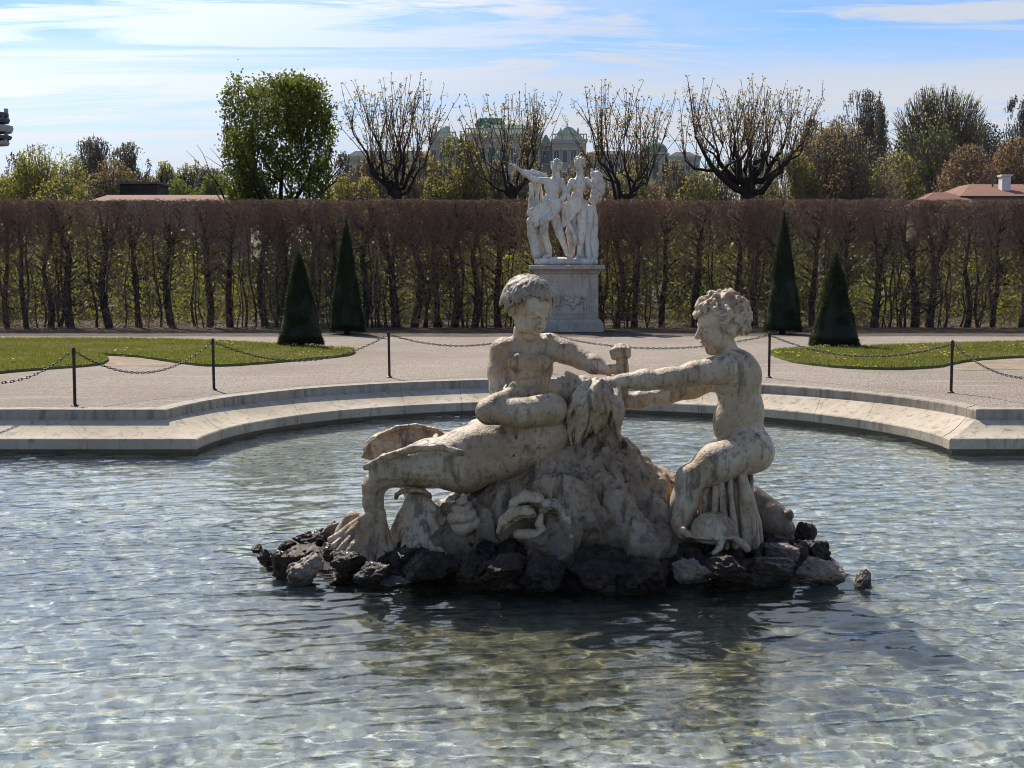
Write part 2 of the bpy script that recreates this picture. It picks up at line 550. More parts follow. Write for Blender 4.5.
def mat_pool():
    M = Mat("basin_floor"); v = M.coord("World")
    a = M.noise(v, 0.6, 5, 0.6, 0.6); b = M.noise(v, 4.5, 6, 0.7, 0.6); d = M.noise(v, 16, 5, 0.75, 0.3)
    wob = M.n("ShaderNodeTexNoise"); M.put(wob.inputs["Vector"], v); wob.inputs["Scale"].default_value = 9.0; wob.inputs["Detail"].default_value = 4
    va = M.n("ShaderNodeVectorMath", operation='MULTIPLY_ADD'); M.put(va.inputs[0], wob.outputs["Color"]); va.inputs[1].default_value = (0.16, 0.16, 0.0); M.put(va.inputs[2], v)
    c = M.voro(va.outputs[0], 21.0, out="Color")
    sc_ = M.n("ShaderNodeSeparateColor"); M.put(sc_.inputs[0], c)
    col = M.mix(sc_.outputs[1], (0.32, 0.365, 0.345), (0.58, 0.62, 0.59))                # gravel and pebbles on the floor
    col = M.mix(M.ramp(sc_.outputs[0], 0.86, 0.92), col, (0.40, 0.38, 0.22))               # yellow algae on some
    col = M.mix(M.ramp(sc_.outputs[2], 0.80, 0.86), col, (0.14, 0.17, 0.14))               # dark green ones
    col = M.mix(M.ramp(sc_.outputs[2], 0.0, 0.10, 0.9, 0), col, (0.62, 0.62, 0.58))        # chips of white stone
    col = M.mix(M.ramp(b, 0.44, 0.64, 0, 0.7), col, (0.25, 0.28, 0.235))
    col = M.mix(M.ramp(d, 0.58, 0.74, 0, 0.5), col, (0.42, 0.405, 0.28))
    col = M.mix(M.ramp(a, 0.48, 0.72, 0, 0.5), col, (0.20, 0.255, 0.24))
    p = M.n("ShaderNodeVectorMath", operation='DISTANCE'); M.put(p.inputs[0], v); p.inputs[1].default_value = (0.55, 8.7, -0.55)
    al = M.ramp(M.math('ADD', p.outputs["Value"], M.math('MULTIPLY', b, 1.8)), 2.2, 4.0, 0.8, 0.0)      # algae round the island foot, spread forward to paint in its dark reflection
    col = M.mix(al, col, M.mix(M.ramp(d, .35, .65), (0.035, 0.034, 0.014), (0.17, 0.145, 0.06)))
    hgt = M.math('ADD', b, d)
    M.pbr(col, 0.8, M.bump(hgt, 0.8, 0.03), 0.2)
    return M.m

# ================================================================== basin plan: a straight rim, a half-round bay in its middle
BX, BY, BR = 0.735, 15.58, 4.55
def rim_path():
    """points of the water-side edge, with the outward mitre vector and the arc length"""
    pts = []; out = []
    for x in np.linspace(-15, BX - BR, 18): pts.append((x, BY)); out.append((0, 1))
    out[-1] = (-1, 1)
    for a in np.linspace(math.pi, 0, 62)[1:-1]:
        pts.append((BX + BR * math.cos(a), BY + BR * math.sin(a))); out.append((math.cos(a), math.sin(a)))
    for x in np.linspace(BX + BR, 16, 18): pts.append((x, BY)); out.append((0, 1))
    out[18 + 60] = (1, 1)
    return np.array(pts), np.array(out, float)
RP, RO = rim_path()
RIM_W = 0.74
# (distance outward, height): wall foot, waterline, front face, sloping moulded tread, riser, back edge
RIM_PROF = [(0.06, -0.62), (0.06, 0.035), (0.0, 0.045), (0.0, 0.158), (0.012, 0.172), (0.06, 0.182), (0.14, 0.198), (0.24, 0.228), (0.34, 0.268),
            (0.43, 0.312), (0.48, 0.338), (0.515, 0.346), (0.52, 0.352), (0.523, 0.458), (0.533, 0.472), (RIM_W, 0.478), (RIM_W, 0.2)]
def rim_pt(i, t, z):
    """the mitre direction shears the profile only near the corners"""
    p = RP[i]; o = RO[i]
    if 17 < i < 78:
        # arc: keep the offset point in front of the mitre line by following the circle of radius BR + t
        a = math.atan2(o[1], o[0]); a0 = math.asin(min(1, t / (BR + t)))
        f = (a - math.pi / 2) / (math.pi / 2)
        a2 = math.pi / 2 + f * (math.pi / 2 - a0)
        return (BX + (BR + t) * math.cos(a2), BY + (BR + t) * math.sin(a2), z)
    if i in (17, 78):
        a0 = math.asin(t / (BR + t))
        s = -1 if i == 17 else 1
        return (BX + s * (BR + t) * math.cos(a0), BY + t, z)
    x_c = RP[17][0] if i < 17 else RP[78][0]
    s = -1 if i < 17 else 1
    xe = BX + s * math.sqrt((BR + t) ** 2 - t ** 2)
    f = (p[0] - x_c) / ((RP[0][0] if i < 17 else RP[-1][0]) - x_c)
    xf = RP[0][0] if i < 17 else RP[-1][0]
    return (xe * (1 - f) + f * xf, BY + t, z)

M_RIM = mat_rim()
rim = empty("basin_rim", (BX, BY + BR, 0.2), "pale moulded stone rim with a half round bay enclosing the fountain water", "basin rim")
seams = list(range(0, 18, 3)) + [17] + list(range(21, 78, 4)) + [78] + list(range(81, 96, 3)) + [95]
seams = sorted(set(seams))
for a, b in zip(seams[:-1], seams[1:]):
    mb = MB(); idx = list(range(a, b + 1)); npf = len(RIM_PROF)
    rows = []
    for i in idx:
        row = np.array([rim_pt(i, t, z) for t, z in RIM_PROF])
        rows.append(row)
    rows = np.array(rows)
    # a 4 mm joint at both ends
    for e, n_ in ((0, 1), (-1, -2)):
        d = rows[n_] - rows[e]
        rows[e] += d / np.maximum(np.linalg.norm(d, axis=1, keepdims=True), 1e-6) * 0.0022
    dz = random.uniform(-0.003, 0.003); rows[:, :-1, 2] += dz
    V = rows.reshape(-1, 3); F = []
    for i in range(len(idx) - 1):
        for q in range(npf - 1):
            F.append((i * npf + q, i * npf + q + 1, (i + 1) * npf + q + 1, (i + 1) * npf + q))
    mb.faces(V, F)
    mb.faces(rows[0], [tuple(range(npf - 1, -1, -1))]); mb.faces(rows[-1], [tuple(range(npf))])
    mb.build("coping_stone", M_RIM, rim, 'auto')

# ================================================================== ground with the basin cut out of it
back = [rim_pt(i, RIM_W - 0.02, GZ) for i in range(len(RP))]
back[0] = (-15, back[0][1], GZ); back[-1] = (16, back[-1][1], GZ)
hole = [Vector((-15, 2.55, GZ)), Vector((16, 2.55, GZ))] + [Vector(p) for p in back[::-1]]
outer = [Vector((-900, -200, GZ)), Vector((900, -200, GZ)), Vector((900, 1500, GZ)), Vector((-900, 1500, GZ))]
tess = geometry.tessellate_polygon([outer, hole])
gv = outer + hole
mb = MB()
T = np.array(tess)
va = np.array([list(v) for v in gv])
nz = np.cross(va[T[:, 1]] - va[T[:, 0]], va[T[:, 2]] - va[T[:, 0]])[:, 2]
T[nz < 0] = T[nz < 0][:, ::-1]
mb.faces(va, T)
M_GRAVEL = mat_gravel()
tag(mb.build("gravel_ground", M_GRAVEL), kind="structure")

# near rim, just below the bottom of the picture
mb = MB(); mb.box((-15, 1.9, -0.6), (16, 2.5, 0.2)); mb.box((-15, 2.5 - 0.76, 0.2), (16, 2.1, 0.46))
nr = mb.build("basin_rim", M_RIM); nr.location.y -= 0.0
tag(nr, "straight stone rim of the fountain basin nearest the viewer", "basin rim")

# basin floor
mb = MB()
mb.faces([(-15, 1.9, -0.55), (16, 1.9, -0.55), (16, 20.6, -0.55), (-15, 20.6, -0.55)], [(0, 1, 2, 3)])
basin_floor = tag(mb.build("basin_floor", mat_pool()), kind="structure")

# ================================================================== water
def axis(lo, a, b, hi, fine, coarse):
    return np.unique(np.round(np.concatenate([np.arange(lo, a, coarse), np.arange(a, b, fine), np.arange(b, hi + coarse * 0.5, coarse)]), 4))
def build_water():
    xs = axis(-15, -7.0, 7.6, 16, 0.03, 0.25)
    ys = np.concatenate([np.arange(2.3, 5, 0.05), np.arange(5, 12, 0.022), np.arange(12, 20.62, 0.03)])
    X, Y = np.meshgrid(xs, ys, indexing='ij')
    H = np.zeros_like(X)
    r = np.random.default_rng(3)
    # wind ripples running mostly towards the viewer, crests across the view
    for i in range(46):
        lam = 0.095 * (1.057 ** i) * r.uniform(0.9, 1.1)
        ang = r.normal(-1.45, 0.42)
        k = 2 * math.pi / lam
        amp = 0.00135 * (lam / 0.3) ** 0.52 * r.uniform(0.4, 1.0)
        if lam > 0.8: amp *= 0.5
        ph = r.uniform(0, 6.28)
        w = fbm(X * 0.35 + i * 3.1, Y * 0.35 + i * 7.7, X * 0 + i, 2, 5) * 0.9 + 0.7 if i % 3 == 0 else None
        s = np.sin(k * (X * math.cos(ang) + Y * math.sin(ang)) + ph)
        H += amp * (s if w is None else s * np.clip(w, 0, 1.4))
    # calmer patches
    calm = np.clip(fbm(X * 0.30, Y * 0.20, X * 0 + 3.3, 3, 9) * 1.1 + 0.8, 0.35, 1.35)
    H *= calm
    V = np.stack([X, Y, H], -1).reshape(-1, 3)
    nx, ny = len(xs), len(ys)
    i, j = np.meshgrid(np.arange(nx - 1), np.arange(ny - 1), indexing='ij')
    a = (i * ny + j).ravel()
    F = np.stack([a, a + ny, a + ny + 1, a + 1], 1)
    mb = MB(); mb.faces(V, F)
    M = Mat("water")
    v = M.coord("World")
    nz1 = M.noise(M.coord("World", (1.0, 1.8, 1)), 6.5, 4, 0.6, 0.5)
    nz2 = M.noise(M.coord("World", (1.0, 1.6, 1)), 22, 3, 0.55, 0.3)
    bm_ = M.bump(M.math('ADD', nz1, M.math('MULTIPLY', nz2, 0.3)), 0.10, 0.02)
    g = M.n("ShaderNodeBsdfGlass"); g.inputs["IOR"].default_value = 1.333; g.inputs["Roughness"].default_value = 0.0
    M.put(g.inputs["Color"], (0.955, 0.985, 0.99)); M.put(g.inputs["Normal"], bm_)
    M.put(M.out.inputs[0], g.outputs[0])
    return tag(mb.build("water", M.m, None, True), kind="structure")
water = build_water()
# the ripples focus the sunlight on the basin floor
water.cycles.is_caustics_caster = True
basin_floor.cycles.is_caustics_receiver = True
sun_d.cycles.is_caustics_light = True

# ================================================================== stone of the sculptures
def mat_statue(name, base, pale, ochre, dark, wet=False, grime=0.55, scl=1.0, scaly=False):
    M = Mat(name); v = M.coord("World")
    a = M.noise(v, 2.2 * scl, 6, 0.62, 0.3); b = M.noise(v, 26 * scl, 6, 0.7); s = M.noise(M.coord("World", (7 * scl, 7 * scl, 1.1 * scl)), 1.6, 5, 0.65, 0.2)
    p = M.noise(v, 70 * scl, 3, 0.7); o = M.noise(M.coord("World", (1, 1, 1), (0, 0, 0), (4, 9, 2)), 3.3 * scl, 5, 0.6)
    col = M.mix(M.ramp(a, 0.35, 0.65), base, pale)
    col = M.mix(M.ramp(o, 0.46, 0.68, 0, 0.8), col, ochre)
    col = M.mix(M.ramp(s, 0.52, 0.64, 0, grime), col, dark)
    col = M.mix(M.ramp(b, 0.50, 0.72, 0, grime), col, dark)
    # lichen and soot settled on what faces the sky
    g = M.n("ShaderNodeNewGeometry"); sp = M.n("ShaderNodeSeparateXYZ"); M.put(sp.inputs[0], g.outputs["Normal"])
    up = M.math('MULTIPLY', M.ramp(sp.outputs[2], 0.35, 0.85), M.ramp(M.math('ADD', b, M.math('MULTIPLY', a, 0.5)), 0.70, 0.92, 0, grime))
    col = M.mix(up, col, dark)
    rough = M.ramp(b, 0.3, 0.7, 0.30, 0.58)
    if wet:
        zp = M.n("ShaderNodeSeparateXYZ"); M.put(zp.inputs[0], v)
        w = M.ramp(M.math('ADD', zp.outputs[2], M.math('MULTIPLY', M.math('SUBTRACT', a, 0.5), 0.9)), 0.22, 0.62, 1.0, 0.0)
        col = M.mix(M.math('MULTIPLY', w, 0.72), col, M.mix(b, (0.045, 0.031, 0.019), (0.16, 0.112, 0.068)))
        rough = M.math('SUBTRACT', rough, M.math('MULTIPLY', w, 0.42))
    nb = M.bump(M.math('ADD', M.math('MULTIPLY', b, 1.0), M.math('MULTIPLY', p, 0.4)), 0.75, 0.016 / scl)
    if scaly:      # rows of fish scales carved on the tails
        xs_ = M.n("ShaderNodeSeparateXYZ"); M.put(xs_.inputs[0], v)
        msk = M.ramp(xs_.outputs[0], -0.62, -0.50, 1.0, 0.0)
        vo = M.voro(M.coord("World", (1, 0.8, 1.15)), 17.0, 'SMOOTH_F1', rnd=0.45)
        nb = M.bump(M.math('MULTIPLY', M.math('MULTIPLY', vo, -1.0), msk), 0.9, 0.035, nb)
        col = M.mix(M.math('MULTIPLY', msk, M.ramp(vo, 0.5, 0.8, 0, 0.6)), col, dark)
    M.pbr(col, rough, nb, 0.45)
    return M.m
M_FIG = mat_statue("weathered_sandstone", (0.42, 0.31, 0.195), (0.57, 0.465, 0.33), (0.33, 0.195, 0.088), (0.075, 0.055, 0.038), False, 0.68)
M_TAIL = mat_statue("scaly_sandstone", (0.38, 0.275, 0.165), (0.52, 0.41, 0.28), (0.28, 0.17, 0.08), (0.075, 0.058, 0.043), False, 0.68, 1.0, True)
M_HAIR = mat_statue("sooty_carved_hair", (0.24, 0.19, 0.135), (0.36, 0.30, 0.22), (0.22, 0.14, 0.075), (0.05, 0.04, 0.03), False, 0.85)
M_ROCKY = mat_statue("wet_carved_stone", (0.27, 0.185, 0.112), (0.39, 0.29, 0.19), (0.20, 0.125, 0.065), (0.05, 0.038, 0.029), True, 0.8)

def mat_boulder():
    M = Mat("wet_dark_rock"); v = M.coord("World")
    a = M.noise(v, 3.5, 6, 0.65, 0.4); b = M.noise(v, 24, 6, 0.7); c = M.noise(v, 9, 5, 0.7)
    col = M.mix(M.ramp(a, 0.38, 0.62), (0.012, 0.0075, 0.0045), (0.05, 0.032, 0.019))
    col = M.mix(M.ramp(c, 0.60, 0.74, 0, 0.7), col, (0.15, 0.105, 0.068))
    col = M.mix(M.ramp(b, 0.46, 0.66, 0, 0.75), col, (0.012, 0.009, 0.007))
    rough = M.ramp(c, 0.38, 0.62, 0.16, 0.72)
    M.pbr(col, rough, M.bump(M.math('ADD', b, c), 0.9, 0.025), 0.32)
    return M.m
def mat_pale_boulder():
    M = Mat("pale_wet_rock"); v = M.coord("World")
    a = M.noise(v, 4, 6, 0.65, 0.4); b = M.noise(v, 26, 6, 0.7)
    col = M.mix(M.ramp(a, 0.35, 0.65), (0.13, 0.09, 0.065), (0.28, 0.21, 0.16))
    col = M.mix(M.ramp(b, 0.52, 0.7, 0, 0.7), col, (0.05, 0.038, 0.03))
    z = M.n("ShaderNodeSeparateXYZ"); M.put(z.inputs[0], v)
    w = M.ramp(M.math('ADD', z.outputs[2], M.math('MULTIPLY', M.math('SUBTRACT', a, 0.5), 0.15)), 0.03, 0.10, 1.0, 0.0)
    col = M.mix(M.math('MULTIPLY', w, 0.8), col, (0.02, 0.016, 0.012))
    M.pbr(col, M.ramp(b, 0.3, 0.7, 0.4, 0.7), M.bump(M.math('ADD', b, a), 0.8, 0.02), 0.5)
    return M.m
M_DARKROCK = mat_boulder(); M_PALEROCK = mat_pale_boulder()

# ================================================================== the fountain group
SY = 9.8
def q(px, py, dy=0.0): return P(px, py, SY + dy)
def R(px): return px * SY / FPX
ISLE = P(568, 560, SY); 
fount = empty("fountain_sculpture", (0.42, SY, 0.0), "weathered stone group of a reclining merman and two boys on a rocky mound", "fountain sculpture")

def frame(f, up):
    f = nrm(np.asarray(f, float)); r = nrm(np.cross(f, np.asarray(up, float))); u = np.cross(r, f)
    return f, u, r          # forward, up, right-hand side of the viewer who looks along f
def head(S, c, f, up, s, jaw=1.0, child=True):
    """c: middle of the skull, s: head height. Skull, face, brow, eyes, nose, mouth, chin, ears"""
    f, u, r = frame(f, up)
    L = lambda a, b, d: c + f * a * s + u * b * s + r * d * s
    A = np.array([r, f, u])
    S.ell(L(-0.05, 0.10, 0), (0.385 * s, 0.44 * s, 0.40 * s), A, 0.02)
    S.ell(L(0.13, -0.14, 0), (0.30 * s, 0.27 * s, 0.34 * s), A, 0.05 * s)
    S.ell(L(0.25, -0.42, 0), (0.12 * s, 0.11 * s, 0.085 * s), A, 0.07 * s)             # chin
    for e in (-1, 1):
        S.ell(L(0.22, -0.22, 0.155 * e), (0.125 * s, 0.13 * s, 0.14 * s), A, 0.06 * s)  # cheek
        S.ell(L(0.40, -0.015, 0.145 * e), (0.10 * s, 0.085 * s, 0.062 * s), A, 0.02 * s, True)  # socket
        S.ell(L(0.322, -0.02, 0.138 * e), (0.07 * s, 0.06 * s, 0.042 * s), A, 0.006 * s)      # eyeball
        S.cone(L(0.385, 0.045, 0.06 * e), L(0.325, 0.06, 0.22 * e), 0.034 * s, 0.026 * s, 0.02 * s)  # brow ridge
        S.ell(L(-0.02, -0.06, 0.385 * e), (0.045 * s, 0.085 * s, 0.12 * s), A, 0.02 * s)  # ear
    S.cone(L(0.39, 0.03, 0), L(0.475, -0.125, 0), 0.034 * s, 0.052 * s, 0.03 * s)      # nose
    for e in (-1, 1): S.ell(L(0.43, -0.14, 0.045 * e), 0.034 * s, None, 0.02 * s)
    S.ell(L(0.445, -0.265, 0), (0.105 * s, 0.07 * s, 0.016 * s), A, 0.012 * s, True)       # mouth line
    S.ell(L(0.395, -0.232, 0), (0.085 * s, 0.045 * s, 0.026 * s), A, 0.02 * s)           # upper lip
    S.ell(L(0.385, -0.300, 0), (0.07 * s, 0.045 * s, 0.028 * s), A, 0.02 * s)           # lower lip
def curls(S, c, f, up, s, n, seed, cover, size=0.075, length=0.16, rest=0.06):
    """locks of hair lying on the skull; cover(a, b, d) says where they grow"""
    f, u, r = frame(f, up); rr = np.random.default_rng(seed)
    m = 0
    for t in range(n * 12):
        v = nrm(rr.normal(size=3))
        if not cover(v[0], v[1], v[2]): continue
        p = c + f * (-0.05 * s + v[0] * 0.42 * s) + u * (0.10 * s + v[1] * 0.41 * s) + r * (v[2] * 0.38 * s)
        nrmv = nrm(f * v[0] + u * v[1] + r * v[2])
        tang = nrm(np.cross(nrmv, rr.normal(size=3)) * 0.7 - u * 0.6 + nrmv * 0.0)
        tang = nrm(tang - nrmv * (tang @ nrmv)); side = np.cross(nrmv, tang)
        l = length * s * rr.uniform(0.7, 1.2); w = size * s * rr.uniform(0.75, 1.2)
        pts = [p + tang * l * k + side * math.sin(k * 3.0) * l * 0.38 * rr.choice((-1, 1)) + nrmv * (0.02 * s + rest * s * math.sin(k * 3.1)) for k in (0, 0.5, 1.0)]
        S.chain(pts, [w, w * 0.9, w * 0.45], 0.006 * s)
        m += 1
        if m >= n: break
def hand(S, w, d, n, size, curl=0.6, thumb=1, spread=0.22):
    """w: wrist, d: direction of the palm, n: direction the palm faces; fingers bend towards n"""
    d = nrm(np.asarray(d, float)); n = np.asarray(n, float); n = nrm(n - d * (n @ d)); t = np.cross(n, d)
    A = np.array([d, n, t])
    S.ell(w + d * size * 0.26, (size * 0.30, size * 0.12, size * 0.23), A, size * 0.10)
    for i, (o, l) in enumerate(((-0.165, 0.44), (-0.055, 0.50), (0.055, 0.47), (0.165, 0.37))):
        k0 = w + d * size * 0.46 + t * size * o
        a = curl * (0.9 + 0.12 * i)
        dd = nrm(d + t * o * spread)
        p1 = k0 + (dd * math.cos(a * 0.6) + n * math.sin(a * 0.6)) * size * l * 0.48
        p2 = p1 + (dd * math.cos(a * 1.5) + n * math.sin(a * 1.5)) * size * l * 0.34
        p3 = p2 + (dd * math.cos(a * 2.2) + n * math.sin(a * 2.2)) * size * l * 0.24
        r = size * 0.062
        S.chain([k0 - dd * size * 0.1, k0, p1, p2, p3], [r * 1.1, r * 1.12, r, r * 0.9, r * 0.75], size * 0.02)
    b = w + d * size * 0.12 + t * size * 0.14 * -thumb
    p1 = b + (d * 0.6 - t * 0.75 * thumb + n * 0.35) * size * 0.26
    p2 = p1 + (d * 0.85 - t * 0.25 * thumb + n * 0.5) * size * 0.22
    S.chain([b, p1, p2], [size * 0.10, size * 0.075, size * 0.058], size * 0.04)

X_, Y_, Z_ = np.eye(3)
VX = 0.0072
# ------------------------------------------------------------------ boy behind the merman (left in the photo)
S = Carve(VX)
bd = 0.20
S.ell(q(527, 366, bd), (R(27), R(19), R(30)), None, 0.05)
S.ell(q(529, 392, bd - 0.01), (R(20), R(16), R(26)), None, 0.05)
S.ell(q(528, 416, bd), (R(26), R(20), R(20)), None, 0.06)
for px, e in ((518, 0), (539, 0)): S.ell(q(px, 362, bd - 0.125), (R(11.5), R(6), R(9)), None, 0.035)
S.ell(q(529, 396, bd - R(15.5)), R(1.6), None, 0.012, True)
S.cone(q(529, 372, bd - R(20)), q(529, 392, bd - R(17)), R(1.1), R(1.0), 0.02, True)
for a in (380, 389): S.cone(q(519, a, bd - R(17)), q(538, a, bd - R(17)), R(0.8), R(0.8), 0.02, True)
S.cone(q(506, 349, bd + .02), q(550, 345, bd + .02), R(11), R(11), 0.05)
S.cone(q(527, 348, bd + 0.01), q(525, 332, bd - 0.02), R(13.5), R(12), 0.05)
# his right arm hangs down to the merman's wrist
S.chain([q(503, 351, bd), q(498.5, 372, bd - .03), q(499, 389, bd - .06), q(507, 400, bd - .16), q(515, 401, bd - .22)], [R(13.5), R(10.8), R(9.4), R(7.2), R(6)], 0.04)
hand(S, q(513, 402, bd - .20), (0.5, -0.6, -0.2), (0.1, 0, -1), R(20), 0.5)
# left arm reaches over to the merman's raised fist
S.chain([q(549, 346, bd), q(566, 352, bd - .04), q(581, 359, bd - .08), q(594, 364.5, bd - .14), q(606, 369, bd - .19)], [R(13), R(11.5), R(9.6), R(9), R(6.4)], 0.04)
hand(S, q(604, 369, bd - .19), (1, 0.05, 0.0), (0.2, 1, -0.2), R(22), 0.8, -1)
# legs run down behind the merman
for (a, b, c) in (((519, 420, .22), (478, 432, .36), (470, 500, .48)), ((538, 420, .26), (560, 445, .44), (556, 510, .50))):
    S.chain([q(*a), q(*b), q(*c)], [R(17), R(12), R(8)], 0.05)
hc = q(529, 309, bd - 0.08); hf = (0.62, -0.72, -0.42); hs = R(56)
head(S, hc, hf, (0.20, -0.1, 1), hs)
fig = S.build("boy_figure", M_FIG, fount, [(0.004, 14, 3, 1, (1, 1, 1))])
f, u, r = frame(hf, (0.20, -0.1, 1))
S = Carve(0.0066)          # hair: a cap with a heavy fringe, long and wavy at the neck
A3 = np.array([r, f, u])
S.ell(hc - f * 0.10 * hs + u * 0.13 * hs, (0.41 * hs, 0.45 * hs, 0.42 * hs), A3, 0.02)
S.ell(hc + f * 0.50 * hs - u * 0.16 * hs, (0.36 * hs, 0.36 * hs, 0.34 * hs), A3, 0.015, True)
rr = np.random.default_rng(5)
for i in range(96):      # combed locks fall from the crown
    a = -math.pi + 2 * math.pi * ((i * 0.618) % 1.0)
    ca = math.cos(a)
    ln = rr.uniform(0.56, 0.70) if ca > 0.55 else (rr.uniform(0.85, 1.05) if ca > 0.1 else rr.uniform(1.1, 1.5))
    st = rr.uniform(0.05, 0.35); pts = []
    for k in np.linspace(st, ln, 7):
        th = min(k, 1.0) * 1.62
        zz = math.cos(th) - max(0, k - 1.0) * 1.15; xy = math.sin(th) * (1 + (0.06 if k > 0.5 else 0))
        aa = a + 0.16 * math.sin(k * 9 + i * 2.1)
        pts.append(hc - f * 0.08 * hs + u * (0.12 + 0.46 * zz) * hs + f * 0.468 * hs * xy * math.cos(aa) + r * 0.415 * hs * xy * math.sin(aa))
    w = hs * rr.uniform(0.026, 0.044)
    S.chain(pts, [w * 0.7, w, w * 1.1, w * 1.15, w * 1.1, w * 0.9, w * 0.4], 0.004)
S.build("hair", M_HAIR, fig, [(0.003, 30, 2, 23, (1, 1, 1))])

# ------------------------------------------------------------------ seated boy seen from the side (right in the photo)
S = Carve(VX)
bd = -0.08
S.ell(q(737, 378, bd), (R(24), R(24), R(29)), None, 0.05)
S.ell(q(741, 412, bd), (R(23), R(22), R(32)), None, 0.06)
S.ell(q(746, 446, bd), (R(25), R(24), R(24)), None, 0.06)
for e in (-1, 1):
    S.ell(q(757, 452, bd + e * 0.085), (R(17.5), R(14), R(19.5)), None, 0.03)           # buttocks
    S.ell(q(752, 376, bd + e * 0.08), (R(8), R(9), R(13)), None, 0.05)                    # shoulder blades
S.ell(q(722, 424, bd), (R(9), R(15), R(17)), None, 0.06)                                 # belly
S.cone(q(757, 366, bd - .0), q(767, 436, bd), R(1.2), R(1.2), 0.035, True)               # line of the spine
S.ell(q(720, 384, bd - .07), (R(8), R(10), R(9)), None, 0.05)
S.cone(q(730, 364, bd), q(725, 346, bd), R(13), R(11), 0.04)
# near arm
S.chain([q(722, 369, bd - .17), q(695, 374, bd - .20), q(668, 379, bd - .19), q(645, 380, bd - .17), q(620, 381, bd - .13)], [R(15), R(11.5), R(10), R(9.6), R(7)], 0.05)
hand(S, q(619, 381, bd - .12), (-1, 0.15, 0.02), (0, 0.7, -0.6), R(23), 0.75, 1)
# far arm, lower, its hand deep in the hair
S.chain([q(722, 374, bd + .20), q(692, 387, bd + .26), q(664, 396, bd + .27), q(640, 400, bd + .24), q(628, 402, bd + .2)], [R(14), R(11), R(9), R(8), R(7)], 0.05)
hand(S, q(630, 401, bd + .22), (-1, -0.1, 0.05), (0, -0.8, -0.4), R(22), 0.7, -1)
# near leg
S.chain([q(744, 452, bd - .10), q(716, 464, bd - .15), q(692, 478, bd - .17)], [R(23), R(19.5), R(14)], 0.05)
S.ell(q(689, 477, bd - .18), (R(12), R(12), R(12)), None, 0.03)
S.chain([q(690, 480, bd - .17), q(684, 503, bd - .17), q(680, 520, bd - .18), q(677, 541, bd - .19)], [R(13.5), R(13), R(11), R(8.5)], 0.04)
S.ell(q(687, 500, bd - .14), (R(11), R(11), R(16)), None, 0.04)
S.chain([q(679, 543, bd - .18), q(668, 550, bd - .24), q(660, 553, bd - .28)], [R(9), R(7.5), R(5.5)], 0.03)
for i in range(5):
    a = q(661 + i * 1.6, 553, bd - .31 + i * .035); S.cone(a, a + np.array((-0.055 + i * 0.004, -0.02, -0.012)), R(2.9 - 0.25 * i), R(2.3 - .2 * i), 0.008)
# far leg
S.chain([q(742, 452, bd + .12), q(712, 466, bd + .20), q(694, 476, bd + .24), q(700, 508, bd + .26), q(702, 540, bd + .26)], [R(22), R(18), R(14), R(12), R(8)], 0.05)
S.chain([q(702, 543, bd + .26), q(688, 549, bd + .22)], [R(8), R(6)], 0.03)
hc = q(721, 324, bd - 0.02); hf = (-0.93, -0.26, -0.20); hs = R(57)
head(S, hc, hf, (0.06, 0, 1), hs)
fig = S.build("boy_figure", M_FIG, fount, [(0.004, 14, 3, 2, (1, 1, 1))])
S = Carve(0.0066)
f, u, r = frame(hf, (0.06, 0, 1))
S.ell(hc - f * 0.10 * hs + u * 0.12 * hs, (0.41 * hs, 0.42 * hs, 0.41 * hs), np.array([r, f, u]), 0.02)
S.ell(hc + f * 0.42 * hs - u * 0.22 * hs, (0.6 * hs, 0.40 * hs, 0.36 * hs), np.array([r, f, u]), 0.015, True)
curls(S, hc, hf, (0.06, 0, 1), hs, 120, 11, lambda a, b, d: (a < 0.38 and b > -0.55 and not (a > 0.05 and b < 0.1)) or (b > 0.42), 0.047, 0.17, 0.05)
S.build("hair", M_FIG, fig, [(0.003, 30, 2, 24, (1, 1, 1))])

# ------------------------------------------------------------------ the reclining merman with two fish tails
S = Carve(VX)
md = -0.12
S.chain([q(556, 420, md + .08), q(532, 436, md), q(500, 447, md - .02), q(470, 458, md - .02)], [R(24), R(29), R(31), R(32)], 0.06)
S.ell(q(540, 430, md - .04), (R(30), R(27), R(26)), None, 0.06)
S.ell(q(462, 462, md), (R(31), R(30), R(29)), None, 0.05)
S.ell(q(478, 444, md - .12), (R(20), R(14), R(15)), None, 0.06)
for i, px in enumerate((505, 517, 529, 541)):        # ribs
    S.cone(q(px, 428, md - .20), q(px - 4, 455, md - .22), R(1.2), R(1.2), 0.03, True)
# neck and head thrown back, face to the sky
S.cone(q(552, 410, md + .06), q(566, 396, md + .08), R(17), R(15), 0.04)
hc = q(578, 396, md + .02); hs = R(54)
hf = (-0.18, -0.30, 0.93); hu = (0.95, -0.12, 0.2)
head(S, hc, hf, hu, hs)
# his right arm: elbow to the left, forearm folded back up to the boy's wrist
S.chain([q(551, 409, md - .20), q(520, 413, md - .27), q(489, 412, md - .30)], [R(16), R(13.5), R(12.5)], 0.04)
S.chain([q(488, 411, md - .30), q(497, 403, md - .27), q(508, 396, md - .20)], [R(12), R(9.5), R(7)], 0.03)
hand(S, q(507, 397, md - .21), (0.55, 0.2, 0.8), (0.2, 0.9, -0.3), R(21), 0.65, 1)
